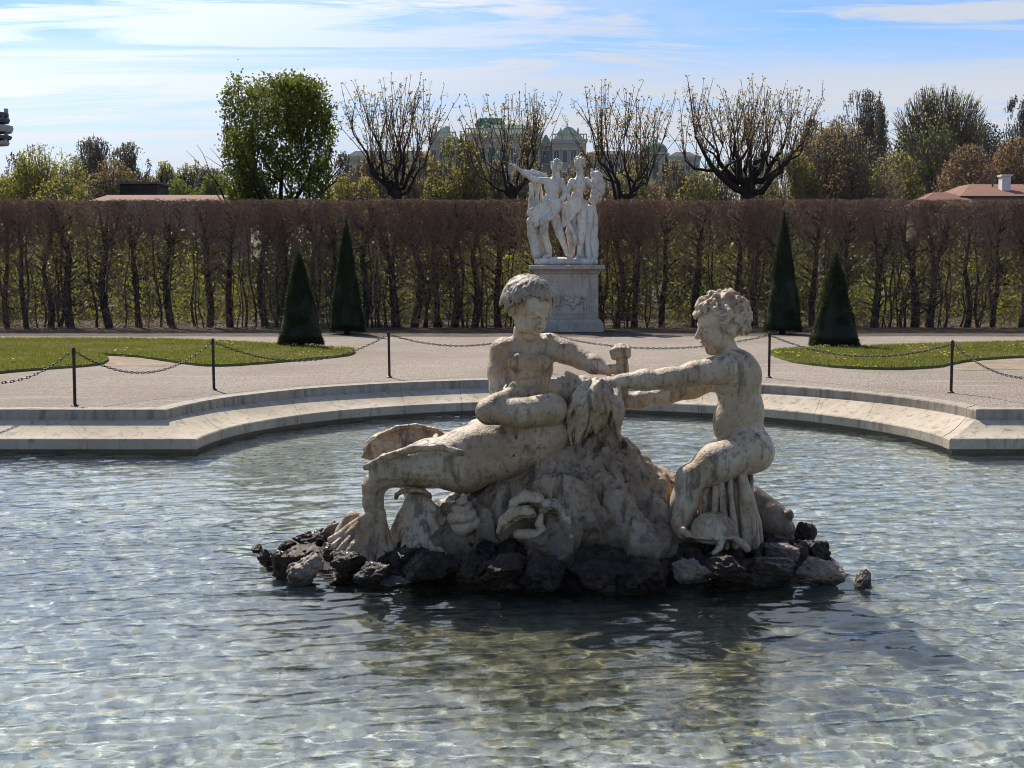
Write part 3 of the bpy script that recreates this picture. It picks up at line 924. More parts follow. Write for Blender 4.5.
# his left arm raised behind the head, fist closed
S.chain([q(566, 412, md + .25), q(600, 412, md + .34), q(619, 402, md + .30)], [R(15), R(11), R(9)], 0.04)
S.chain([q(619, 402, md + .30), q(621.5, 383, md + .23), q(622, 364, md + .20)], [R(9), R(8.6), R(6.4)], 0.03)
fc = q(621.5, 352, md + .20)
S.ell(fc, (R(8.5), R(8), R(9)), None, 0.03)
for i in range(4):
    a = fc + np.array((R(-6 + 4.0 * i), -R(7.5), R(3.5 - 0.5 * abs(i - 1.3)))); S.chain([a + np.array((0, R(5), R(2.6))), a, a + np.array((0, R(-1), R(-6)))], [R(2.7), R(2.9), R(2.5)], 0.006)
S.chain([fc + np.array((-R(8), -R(3), -R(5))), fc + np.array((-R(10), -R(6), R(1))), fc + np.array((-R(6), -R(9), R(2)))], [R(3), R(2.8), R(2.3)], 0.01)
# near tail: along, then down to the fluke
T1 = [(462, 462, md - .02), (430, 463, md - .08), (404, 468, md - .12), (384, 474, md - .14), (374, 486, md - .15), (373, 502, md - .15), (376, 518, md - .15)]
S.chain([q(*p) for p in T1], [R(30), R(23.5), R(18), R(13.5), R(10.5), R(9.5), R(9)], 0.04)
S.chain([q(366, 467, md - .18), q(384, 458, md - .22), q(412, 449, md - .26), q(440, 447, md - .29), q(462, 453, md - .30)], [R(3.2), R(3.4), R(3.6), R(3.4), R(3)], 0.03)  # lip of the fin
# far tail, a scaly leaf behind it
T2 = [(470, 452, md + .22), (440, 450, md + .28), (410, 450, md + .30), (386, 453, md + .30), (366, 456, md + .28)]
S.chain([q(*p) for p in T2], [R(24), R(17), R(14), R(11), R(3)], 0.04)
ct, st_ = math.cos(0.10), math.sin(0.10)
S.ell(q(404, 446, md + .27), (R(42), R(9), R(20)), [(ct, 0, st_), (0, 1, 0), (-st_, 0, ct)], 0.02)
S.chain([q(363, 457, md + .25), q(368, 447, md + .24), q(380, 436, md + .23), q(397, 428, md + .22), q(416, 426, md + .22), q(436, 430, md + .22), q(448, 438, md + .22)], [R(1.6), R(2.2), R(2.6), R(2.8), R(2.8), R(2.4), R(1.6)], 0.012)
S.chain([q(400, 460, md + .30), q(412, 480, md + .22), q(416, 500, md + .1)], [R(17), R(14), R(10)], 0.04)
# scales: raised overlapping lips on both tails
rr = np.random.default_rng(9)
def scales(c0, c1, r0, r1, rows, zdown, dy):
    for i in range(rows):
        t = (i + 0.5) / rows
        for j in range(3):
            px = c0[0] + (c1[0] - c0[0]) * t; py = c0[1] + (c1[1] - c0[1]) * t
            rad_ = (r0 + (r1 - r0) * t)
            an = (-0.75 + 0.62 * j + 0.31 * (i % 2))
            c = q(px, py, dy) + np.array((0, -math.cos(an) * R(rad_) * 0.98, -math.sin(an) * R(rad_) * 0.98))
            w = R(rad_) * 0.30
            pts = [c + np.array((w * 0.35, 0, w)), c + np.array((-w * 0.65, -w * .12, w * .55)), c + np.array((-w * 0.85, -w * .15, 0)), c + np.array((-w * 0.65, -w * .12, -w * .55)), c + np.array((w * 0.35, 0, -w))]
            S.chain(pts, [R(1.7)] * 5, 0.006)
S.build("merman_figure", M_TAIL, fount, [(0.004, 14, 3, 3, (1, 1, 1)), (0.006, 5, 2, 4, (1, 1, 1))])
# hair of the merman hangs in long wet locks
S = Carve(0.008)
rr = np.random.default_rng(21)
for i in range(90):
    t = i / 89
    x0 = 587 + 31 * ((i * 0.618) % 1.0); d0 = rr.uniform(-0.21, -0.12) if i % 3 else rr.uniform(-0.1, 0.24)
    top = 379 + 7 * rr.uniform(0, 1) + max(0, (x0 - 603)) * 0.45
    ln = rr.uniform(36, 62) if x0 < 600 else rr.uniform(34, 54)
    x1 = 569 + (x0 - 587) * 1.62 + rr.uniform(-3, 3)
    pts = []
    for k in np.linspace(0, 1, 6):
        pts.append(q(x0 + (x1 - x0) * (1 - (1 - k) ** 2) + 2.6 * math.sin(k * 7 + i * 1.7), top + ln * k + (1 - k) * 0, md + .08 + d0 * (0.85 + 0.45 * math.sin(k * 3)) - 0.03))
    w = R(rr.uniform(2.2, 3.9))
    S.chain(pts, [w * 0.8, w, w * 1.05, w * 0.95, w * 0.7, w * 0.3], 0.004)
S.chain([q(597, 395, md + .08), q(602, 403, md + .08), q(598, 420, md + .08)], [R(12), R(14), R(10)], 0.02)
S.build("hair", M_FIG, fount, [(0.003, 30, 2, 5, (1, 1, 0.4))])

# ------------------------------------------------------------------ flukes: fans of ridges spread over the rock
def fluke(apex, ends, dy0, dy1, w0, w1, seed, name="tail_fluke"):
    S = Carve(VX); rr = np.random.default_rng(seed); n = len(ends)
    mid = []
    for i, (ex, ey) in enumerate(ends):
        t = i / (n - 1)
        d = dy0 + dy1 * math.sin(t * math.pi)
        ax, ay = apex[0] + (t - 0.5) * apex[2], apex[1]
        pts = []
        for k in np.linspace(0, 1, 5):
            pts.append(q(ax + (ex - ax) * k ** 1.12, ay + (ey - ay) * (1 - (1 - k) ** 1.1), dy0 + (d - dy0) * k ** 1.5 + rr.uniform(-.014, .014)))
        S.chain(pts, [R(w0), R(w0 * 0.9 + w1 * .1), R(w1), R(w1 * 1.05), R(w1 * 0.75)], 0.005)
    c = q(apex[0], apex[1] + 4, dy0 + .03)
    ex = np.mean([e[0] for e in ends]); ey = np.mean([e[1] for e in ends])
    S.cone(c, q(ex, ey - 4, dy0 + .06), R(w0 * 1.3), R((ends[-1][0] - ends[0][0]) * 0.16), 0.02)
    return S.build(name, M_FIG, fount, [(0.007, 18, 3, seed, (1, 1, 1)), (0.012, 5, 2, seed, (1, 1, 1))])
fluke((376, 512, 10), [(331, 540), (334, 546), (339, 551), (346, 555), (354, 559), (362, 561), (370, 563), (378, 564), (386, 564), (395, 563)], md - .17, -.18, 4.4, 4.1, 31)
fluke((416, 496, 12), [(374, 560), (383, 565), (392, 567), (401, 568), (410, 568), (419, 567), (428, 565), (437, 562), (446, 558), (455, 553), (464, 548), (473, 542)], md - .06, -.26, 4.0, 4.3, 32)
S = Carve(0.007)       # rolled cuff above the second fluke
pts = [q(413 + 17 * math.cos(a), 497 - 7 * math.sin(a), md - .08 - .10 * math.cos(a - 1.6)) for a in np.linspace(-0.1, 3.25, 9)]
S.chain(pts, [R(2.3)] * 9, 0.01)
S.build("fluke_cuff", M_FIG, fount)
S = Carve(0.007)
S.chain([q(352, 520, md - .02), q(344, 532, md), q(338, 540, md)], [R(9), R(8), R(6)], 0.03)
S.build("tail_fin", M_FIG, fount)

# ------------------------------------------------------------------ the mound they lie on
S = Carve(0.012)
S.chain([q(586, 446, .10), q(566, 480, .06), q(560, 520, .02)], [R(26), R(52), R(74)], 0.10)
S.chain([q(590, 446, .12), q(618, 490, .05), q(640, 530, .0)], [R(24), R(36), R(48)], 0.10)
S.chain([q(550, 455, .12), q(505, 490, .12), q(470, 530, .10)], [R(20), R(32), R(40)], 0.10)
S.chain([q(530, 462, -.05), q(505, 500, -.16), q(490, 530, -.24)], [R(10), R(18), R(26)], 0.06)
S.chain([q(598, 455, -.12), q(580, 495, -.32), q(556, 545, -.5)], [R(9), R(13), R(26)], 0.05)
S.chain([q(596, 462, -.14), q(622, 505, -.34), q(640, 548, -.45)], [R(9), R(14), R(26)], 0.05)
S.chain([q(608, 440, .10), q(632, 470, .05), q(662, 500, .0), q(690, 520, -.03)], [R(16), R(14), R(17), R(20)], 0.06)
S.chain([q(632, 466, -.05), q(650, 486, -.10), q(668, 503, -.12)], [R(4), R(6), R(5)], 0.02)
S.chain([q(470, 540, -.1), q(400, 560, -.02), q(340, 566, .0)], [R(40), R(30), R(20)], 0.08)
S.chain([q(690, 540, .05), q(740, 556, .0), q(790, 566, .0)], [R(34), R(26), R(16)], 0.08)
S.chain([q(560, 555, -.2), q(650, 560, -.25), q(700, 566, -.25)], [R(40), R(34), R(24)], 0.08)
S.ell(q(560, 490, -.40), (R(22), R(8), R(15)), None, 0.04)
S.ell(q(562, 458, -.22), (R(12), R(5), R(13)), None, 0.02)
rr = np.random.default_rng(13)
for i in range(26):       # a cluster of round scales on its right shoulder
    t = (i // 2) / 12; s_ = (i % 2) * 2 - 1
    c = q(600 + 30 * t + s_ * 4.6 + rr.uniform(-1, 1), 440 + 46 * t + s_ * 2 + rr.uniform(-1, 1), -.13 - .16 * t)
    S.ell(c, (R(4.6), R(3.0), R(4.2)), None, 0.004)
S.build("rock_mound", M_ROCKY, fount, [(0.030, 3.6, 3, 6, (1, 1, 1)), (-0.030, 4.2, 3, 507, (1.25, 1, 0.55)), (-0.010, 10, 2, 517, (1, 1, 1)), (0.012, 16, 3, 7, (1, 1, 1)), (0.007, 40, 2, 8, (1, 1, 1))])

# rough dark footing under everything, reaching down to the basin floor
S = Carve(0.016)
for (px, py, dy, a, b, c) in ((340, 573, .05, 62, 64, 29), (420, 573, -.12, 72, 70, 32), (510, 573, -.27, 78, 82, 33), (600, 575, -.32, 84, 84, 33), (690, 575, -.20, 76, 72, 33), (765, 569, -.03, 62, 56, 29), (560, 566, .4, 150, 60, 30)):
    S.ell(q(px, py, dy), (R(a), R(b), R(c)), None, 0.10)
for (px, dy, a, b) in ((330, .05, 56, 48), (450, -.1, 90, 76), (580, -.1, 110, 92), (700, -.05, 90, 68), (780, .02, 56, 46)):
    c = q(px, 600, dy); c[2] = -0.3
    S.ell(c, (R(a), R(b), R(44)), None, 0.12)
S.build("rock_base", M_DARKROCK, fount, [(0.085, 3.6, 3, 10, (1, 1, 1)), (-0.045, 4.4, 3, 511, (1, 1, 1.5)), (-0.018, 11, 2, 512, (1, 1, 1.2)), (0.045, 12, 3, 11, (1, 1, 1)), (0.018, 30, 2, 12, (1, 1, 1))])

# ------------------------------------------------------------------ drapery the boy sits on, and the fish behind
S = Carve(VX)
for i in range(13):
    t = i / 12
    x0 = 704 + 44 * t; x1 = 700 + 58 * t
    d0 = -0.17 - 0.13 * math.sin(t * math.pi) + 0.035 * math.cos(i * math.pi)
    S.chain([q(x0 + 3 * math.sin(i * 2.2), 474 + 3 * math.cos(i * 3.1), d0 + .06), q(x0 + (x1 - x0) * .4 + 1.5 * math.sin(i * 5), 496, d0), q(x1, 522, d0 - .03), q(x1 + 1.5, 546, d0 - .03)],
            [R(2.6), R(3.2 + 0.8 * math.sin(i * 2.6)), R(3.7), R(4)], 0.003)
S.chain([q(742, 474, -.30), q(748, 500, -.32), q(752, 542, -.30)], [R(4.5), R(6.6), R(8)], 0.014)
S.chain([q(730, 476, .06), q(730, 510, .04), q(730, 548, .0)], [R(22), R(22), R(25)], 0.02)
S.build("drapery", M_FIG, fount, [(0.006, 12, 3, 14, (1, 1, 0.4))])
S = Carve(VX)
S.chain([q(752, 500, .18), q(770, 520, .12), q(784, 528, .05)], [R(15), R(19), R(11)], 0.04)
S.ell(q(789, 515, .03), (R(5), R(5), R(6)), None, 0.02)
S.chain([q(778, 540, .04), q(790, 538, .02)], [R(8), R(5)], 0.02)
S.build("fish_head", M_ROCKY, fount, [(0.008, 14, 3, 15, (1, 1, 1))])
S = Carve(VX)
for i in range(15):        # ribbed tail curling out of the water behind
    t = i / 14
    S.chain([q(632 + 46 * t, 486 + 14 * t, .40 - .16 * t), q(640 + 42 * t, 468 + 12 * t * t, .34 - .2 * t), q(650 + 34 * t, 466 + 26 * t, .22 - .2 * t), q(648 + 40 * t, 500 + 10 * t, .15 - .15 * t)], [R(3.4), R(4.4), R(4.4), R(4)], 0.008)
S.chain([q(640, 488, .34), q(664, 488, .26), q(690, 510, .1)], [R(17), R(18), R(12)], 0.04)
S.build("fish_tail", M_ROCKY, fount, [(0.005, 14, 3, 16, (1, 1, 1))])

# ------------------------------------------------------------------ tortoise, snail shell, broken scallops
S = Carve(0.006)
tc_ = q(713, 533, -.42)
S.ell(tc_ + np.array((0, 0, R(1))), (R(22), R(18), R(20)), None, 0.01)
S.ell(tc_ + np.array((0, 0, -R(20))), (R(40), R(40), R(17)), None, 0.01, True)
S.ell(tc_ + np.array((0, 0, -R(2))), (R(25.5), R(20.5), R(2.6)), None, 0.006)
S.ell(tc_ + np.array((0, 0, -R(5))), (R(19), R(15), R(6)), None, 0.01)
for a in np.linspace(-1.1, 1.1, 6):
    pts = [tc_ + np.array((R(22.4) * math.sin(a) * math.sin(k), -R(18.4) * math.sin(k) * math.cos(a), R(1) + R(20.4) * math.cos(k))) for k in np.linspace(.3, 1.45, 6)]
    S.chain(pts, [R(.9)] * 6, .004, True)
for k in (.55, 1.05):
    pts = [tc_ + np.array((R(22.4) * math.sin(a) * math.sin(k), -R(18.4) * math.sin(k) * math.cos(a), R(1) + R(20.4) * math.cos(k))) for a in np.linspace(-1.4, 1.4, 9)]
    S.chain(pts, [R(.9)] * 9, .004, True)
S.chain([q(694, 536, -.42), q(687, 534, -.45), q(683, 531, -.46)], [R(4), R(3.6), R(4.2)], 0.01)
S.chain([q(722, 540, -.54), q(719, 548, -.57), q(714, 553, -.59)], [R(3.6), R(3.2), R(2.6)], 0.008)
S.chain([q(732, 537, -.48), q(741, 543, -.50), q(747, 549, -.50)], [R(4), R(4), R(3.6)], 0.008)
S.build("tortoise", M_FIG, fount, [(0.003, 24, 2, 18, (1, 1, 1))])
S = Carve(0.006)
sc_c = q(463, 524, -.40)
for i in range(64):          # whorls climb and tighten
    t = i / 63
    a = t * 2 * math.pi * 3.2
    rr_ = R(11.0) * (1 - t) ** 0.8; tube = R(7.0) * (1 - t * 0.66)
    S.ell(sc_c + np.array((math.cos(a) * rr_, math.sin(a) * rr_, R(1) + R(27) * t ** 0.95)), tube, None, 0.003)
S.cone(sc_c, sc_c + np.array((0, 0, R(20))), R(12), R(5), 0.01)
S.build("snail_shell", M_FIG, fount, [(0.002, 30, 2, 19, (0.3, 0.3, 2))])
def shell(name, pts, rs, dip):
    """a curved, hollow shell: a thick crescent with its lower side scooped out"""
    S = Carve(0.006)
    P_ = [q(*p) for p in pts]
    S.chain(P_, [R(x) for x in rs], 0.012)
    S.chain([p + np.array((R(dip[0]), -R(2.5), -R(dip[1]))) for p in P_[:-1]], [R(x * 0.86) for x in rs[:-1]], 0.006, True)
    for k in (0.3, 0.55, 0.8):      # growth lines
        i = int(k * (len(P_) - 1)); S.ell(P_[i], (R(rs[i] * 1.06), R(rs[i] * 1.06), R(0.9)), None, 0.004)
    S.build(name, M_FIG, fount, [(0.004, 22, 3, 20, (1, 1, 1))])
shell("scallop_shell", [(512, 514, -.47), (517, 505, -.49), (526, 500, -.50), (536, 501, -.50), (543, 507, -.49)], [4, 8, 9.5, 8.5, 4], (1.5, 5))
shell("scallop_shell", [(500, 531, -.53), (506, 522, -.55), (516, 515, -.56), (527, 513, -.56), (533, 515, -.55)], [4, 7.5, 9, 7.5, 3.5], (2, 5))
shell("scallop_shell", [(542, 512, -.50), (546, 506, -.52), (552, 506, -.52), (557, 512, -.52), (559, 519, -.52)], [3.5, 6.5, 7.5, 6, 3], (-1, 4.5))
S = Carve(0.006)
S.chain([q(557, 508, -.5), q(566, 519, -.53), q(576, 531, -.54)], [R(3.2), R(4.6), R(2)], .01)
S.chain([q(541, 516, -.56), q(539, 524, -.58), q(545, 533, -.58)], [R(2.6), R(4), R(4.6)], .01)
S.chain([q(552, 522, -.56), q(557, 532, -.58)], [R(4), R(5.2)], .01)
S.chain([q(518, 534, -.55), q(538, 536, -.58), q(568, 537, -.57)], [R(5), R(6.5), R(5)], .01)
S.build("coral_branch", M_FIG, fount, [(0.006, 20, 3, 22, (1, 1, 1))])

# ------------------------------------------------------------------ loose boulders at the waterline
def boulder_mesh(seed, n_cut=13, sub=5):
    bm = bmesh.new(); bmesh.ops.create_icosphere(bm, subdivisions=sub, radius=1.0)
    rr = np.random.default_rng(seed)
    V = np.array([v.co[:] for v in bm.verts])
    V = V * (1 + 0.30 * fbm(V[:, 0] * 1.3 + seed, V[:, 1] * 1.3, V[:, 2] * 1.3, 2, seed))[:, None]
    for _ in range(n_cut):             # split faces of broken stone
        n = nrm(rr.normal(size=3)); d = rr.uniform(0.38, 0.78)
        s = V @ n - d
        V = np.where(s[:, None] > 0, V - n * (s * 0.93)[:, None], V)
    N = nrm(V)
    rg = 1 - 2 * np.abs(fbm(V[:, 0] * 2.6, V[:, 1] * 2.6, V[:, 2] * 2.6, 3, seed + 5))
    V = V + N * (rg * 0.09 - 0.04)[:, None] + N * (fbm(V[:, 0] * 5, V[:, 1] * 5, V[:, 2] * 5, 3, seed) * 0.15)[:, None] + N * (fbm(V[:, 0] * 14, V[:, 1] * 14, V[:, 2] * 14, 2, seed + 3) * 0.07)[:, None]
    V[:, 0] /= np.abs(V[:, 0]).max(); V[:, 1] /= np.abs(V[:, 1]).max(); V[:, 2] /= np.abs(V[:, 2]).max()
    for v, c in zip(bm.verts, V): v.co = c
    me = bpy.data.meshes.new("boulder"); bm.to_mesh(me); bm.free()
    me.shade_smooth()
    return me
def boulder(px, py, w, h, pale, label, group=None, depth=None, z0=None, rot=None, yy=None):
    """px, py: middle in the photo; w, h: size there"""
    sd = int(px * 13 + py * 7)
    base = G(px, py + h / 2, 0.0) if yy is None else P(px, py, yy)
    Yd = base[1] + w * 0.25 * SY / FPX if yy is None else yy
    c = P(px, py, Yd)
    me = boulder_mesh(sd)
    me.materials.append(M_PALEROCK if pale else M_DARKROCK)
    o = link("boulder", me)
    o.location = c
    sx = w / 2 * Yd / FPX * 1.12; sz = h / 2 * Yd / FPX * 1.12
    o.scale = (sx, sx * 0.8 if depth is None else depth, sz + 0.02)
    o.rotation_euler = (0, 0, (sd % 7 - 3) * 0.12 if rot is None else rot)
    tag(o, label, "rock", group)
    return o
boulder(258, 550, 15, 6, 0, "small flat dark rock farthest left at the tip of the fountain island")
boulder(268, 560, 20, 16, 0, "small dark wet rock touching the left side of the pale block")
boulder(283, 564, 26, 22, 0, "dark lumpy rock squeezed against the pale block at the left end of the island")
boulder(308, 568, 40, 32, 1, "pale brown square block standing at the front left of the island", rot=0.15)
boulder(313, 538, 42, 22, 0, "large dark slab with glistening top left of the tail fluke", yy=10.0)
boulder(291, 548, 24, 14, 0, "small dark rock between the glistening slab and the far left tip", yy=9.9)
boulder(332, 530, 20, 14, 1, "small rounded brown stone wedged under the tail fluke", yy=9.85)
boulder(329, 556, 24, 22, 0, "dark rock just right of the pale square block")
boulder(352, 565, 42, 24, 0, "wide black rock below the left edge of the tail fluke")
boulder(378, 574, 44, 20, 0, "low black rock under the middle of the spreading tail fluke")
boulder(396, 582, 34, 7, 1, "thin flat brown plate of stone lying at the waterline")
boulder(430, 569, 60, 32, 0, "big jagged black rock below the right edge of the tail fluke")
boulder(468, 567, 50, 32, 0, "black rock with wet top in front of the snail shell")
boulder(505, 572, 54, 32, 0, "brown black rock below the broken scallop shells")
boulder(548, 575, 56, 32, 0, "dark crusted rock at the middle of the island front")
boulder(594, 575, 60, 32, 0, "wide dark rock at the island front below the mound")
boulder(640, 577, 54, 30, 0, "dark rock left of the brown wedge at the front of the island")
boulder(692, 574, 38, 24, 1, "brown wedge shaped stone below the foot of the seated boy", rot=-0.2)
boulder(728, 572, 50, 28, 0, "dark brown rock below the tortoise")
boulder(774, 574, 56, 26, 0, "long dark rock low at the right front of the island")
boulder(784, 554, 46, 28, 1, "rounded grey brown boulder right of the hanging drapery", yy=9.55)
boulder(826, 574, 52, 28, 1, "large pale flat topped boulder at the right end of the island")
boulder(816, 554, 32, 22, 0, "dark brown rock behind the pale boulder at the right end", yy=9.75)
boulder(803, 537, 26, 26, 0, "upright black rock behind the fish head at the right end", yy=9.95)
boulder(866, 579, 21, 19, 1, "small lone brown rock standing in the water right of the island")

# ================================================================== soil strip, lawns
mb = MB()
sy0 = G(500, 336.5)[1]; sy1 = 64.0
xs = np.linspace(-60, 60, 161); e = sy0 + fbm(xs * 0.7, xs * 0, xs * 0, 3, 4) * 0.25
V = np.concatenate([np.stack([xs, e, xs * 0 + GZ + 0.004], 1), np.stack([xs, xs * 0 + sy1, xs * 0 + GZ + 0.004], 1)])
mb.faces(V, [(i, i + 1, i + 162, i + 161) for i in range(160)])
tag(mb.build("soil_bed", mat_soil()), kind="structure")

M_LAWN = mat_lawn()
M_GRASS = Mat("grass_blades").leaf((0.095, 0.112, 0.022), (0.20, 0.20, 0.05), 0.4, 0.6)
M_DRYGRASS = Mat("pale_grass_blades").leaf((0.15, 0.15, 0.05), (0.27, 0.235, 0.10), 0.35, 0.7)
M_FLOWER = Mat("yellow_petals").leaf((0.55, 0.42, 0.02), (0.75, 0.6, 0.03), 0.2, 0.6)
def resample(p, step, closed=True):
    p = np.array(p, float)
    # Catmull-Rom through the outline
    out = []
    n = len(p)
    for i in range(n):
        a, b, c, d = p[(i - 1) % n], p[i], p[(i + 1) % n], p[(i + 2) % n]
        m = max(2, int(np.linalg.norm(c - b) / step))
        for k in range(m):
            t = k / m
            out.append(0.5 * ((2 * b) + (-a + c) * t + (2 * a - 5 * b + 4 * c - d) * t * t + (-a + 3 * b - 3 * c + d) * t ** 3))
    return np.array(out)
def inside(pts, poly):
    x, y = pts[:, 0], pts[:, 1]; r = np.zeros(len(pts), bool); j = len(poly) - 1
    for i in range(len(poly)):
        xi, yi = poly[i]; xj, yj = poly[j]
        c = ((yi > y) != (yj > y)) & (x < (xj - xi) * (y - yi) / (yj - yi + 1e-12) + xi)
        r ^= c; j = i
    return r
def lawn(px_pts, seed, dens=900, flowers=0, bare=None, h=0.05):
    poly = resample([G(*p)[:2] for p in px_pts], 0.3)
    r = np.random.default_rng(seed)
    poly = poly + r.normal(0, 0.02, poly.shape)
    mb = MB(); z = GZ + h
    top = [Vector((x, y, z)) for x, y in poly]
    T = np.array(geometry.tessellate_polygon([top])); A = np.array([list(v) for v in top])
    nz = np.cross(A[T[:, 1]] - A[T[:, 0]], A[T[:, 2]] - A[T[:, 0]])[:, 2]; T[nz < 0] = T[nz < 0][:, ::-1]
    mb.faces(A, T)
    n = len(A); B = A.copy(); B[:, 2] = GZ - 0.02
    area = 0.5 * np.sum(A[:, 0] * np.roll(A[:, 1], -1) - np.roll(A[:, 0], -1) * A[:, 1])
    F = [(i, (i + 1) % n, (i + 1) % n + n, i + n) for i in range(n)]
    if area > 0: F = [f[::-1] for f in F]
    mb.faces(np.concatenate([A, B]), F)
    tag(mb.build("lawn", M_LAWN), kind="structure")
    lo, hi = poly.min(0), poly.max(0)
    N = int(np.prod(hi - lo) * dens)
    pts = lo + r.random((N, 2)) * (hi - lo)
    pts = pts[inside(pts, poly)]
    dn = fbm(pts[:, 0] * 0.8, pts[:, 1] * 0.8, pts[:, 0] * 0, 3, seed)
    dry = dn > 0.18
    for m, mat, nm in ((~dry, M_GRASS, "grass_blades"), (dry, M_DRYGRASS, "dry_grass_blades")):
        q_ = pts[m]; n = len(q_)
        if n < 3: continue
        a = r.random(n) * 6.28; w = 0.012; hh = r.uniform(0.02, 0.065, n)
        b = np.stack([q_[:, 0], q_[:, 1], np.full(n, z)], 1); s = np.stack([np.cos(a), np.sin(a), a * 0], 1) * w
        lean = np.stack([r.normal(0, .02, n), r.normal(0, .02, n), hh], 1)
        mb = MB(); mb.tris(np.stack([b - s, b + s, b + lean], 1))
        tag(mb.build(nm, mat), kind="stuff")
    return poly, z
LL1 = [(-60, 341.5), (40, 340.5), (150, 341), (240, 344), (310, 348.5), (352, 351), (349, 356), (300, 361), (240, 366), (205, 366.5), (175, 363), (140, 358), (100, 355), (50, 351.5), (-60, 350)]
LL2 = [(-60, 354), (0, 352.5), (60, 352.5), (95, 356), (108, 361), (96, 366), (50, 369.5), (0, 374), (-60, 380)]
LR1 = [(771, 353.5), (800, 350.5), (860, 348.5), (930, 346), (1000, 344.2), (1090, 342.5), (1090, 355), (1020, 358), (975, 361), (952, 365), (925, 369), (880, 370), (830, 367.5), (790, 362)]
P1 = lawn(LL1, 41); P2 = lawn(LL2, 42); P3 = lawn(LR1, 43)
def flowers(spots, seed):
    r = np.random.default_rng(seed); mb = MB()
    for px, py, n, sp in spots:
        c = G(px, py)
        for i in range(n):
            p = np.array((c[0] + r.normal(0, sp), c[1] + r.normal(0, sp * 1.5), GZ + 0.09 + r.uniform(0, .05)))
            for k in range(5):
                a = k * 1.256 + r.random(); s = 0.028
                mb.tris([[p, p + np.array((math.cos(a) * s, math.sin(a) * s, .012)), p + np.array((math.cos(a + .9) * s, math.sin(a + .9) * s, .012))]])
    return mb
tag(flowers([(905, 347, 16, .35), (915, 350, 10, .3), (940, 357, 14, .3), (948, 360, 10, .2), (985, 352, 8, .5), (790, 357, 10, .3), (800, 360, 9, .3), (850, 366, 8, .5), (1010, 350, 10, .6), (880, 360, 7, .5)], 5).build("yellow_flowers", M_FLOWER), kind="stuff")
tag(flowers([(230, 345, 12, .3), (222, 348, 8, .2), (120, 355, 10, .2), (300, 358, 8, .5), (60, 362, 6, .5), (330, 354, 6, .3)], 6).build("yellow_flowers", M_FLOWER), kind="stuff")
# worn earth between the lawns
def patch(px_pts, name, mat, z):
    poly = resample([G(*p)[:2] for p in px_pts], 0.2); mb = MB()
    top = [Vector((x, y, z)) for x, y in poly]
    T = np.array(geometry.tessellate_polygon([top])); A = np.array([list(v) for v in top])
    nz = np.cross(A[T[:, 1]] - A[T[:, 0]], A[T[:, 2]] - A[T[:, 0]])[:, 2]; T[nz < 0] = T[nz < 0][:, ::-1]
    mb.faces(A, T); return tag(mb.build(name, mat), kind="structure")
def mat_earth():
    M = Mat("worn_earth"); v = M.coord("World"); a = M.noise(v, 3, 6, 0.7); b = M.noise(v, 25, 4, 0.7)
    col = M.mix(M.ramp(a, 0.3, 0.7), (0.20, 0.15, 0.10), (0.33, 0.27, 0.20)); col = M.mix(M.ramp(b, .55, .7, 0, .7), col, (0.10, 0.10, 0.045))
    M.pbr(col, 0.95, M.bump(b, 0.8, 0.02), 0.2); return M.m
M_EARTH = mat_earth()
patch([(96, 358), (130, 357), (165, 362), (170, 366), (135, 367), (104, 366)], "worn_earth", M_EARTH, GZ + 0.004)
patch([(955, 365), (985, 361), (1040, 359), (1070, 366), (1000, 370), (955, 370)], "worn_earth", M_EARTH, GZ + 0.004)

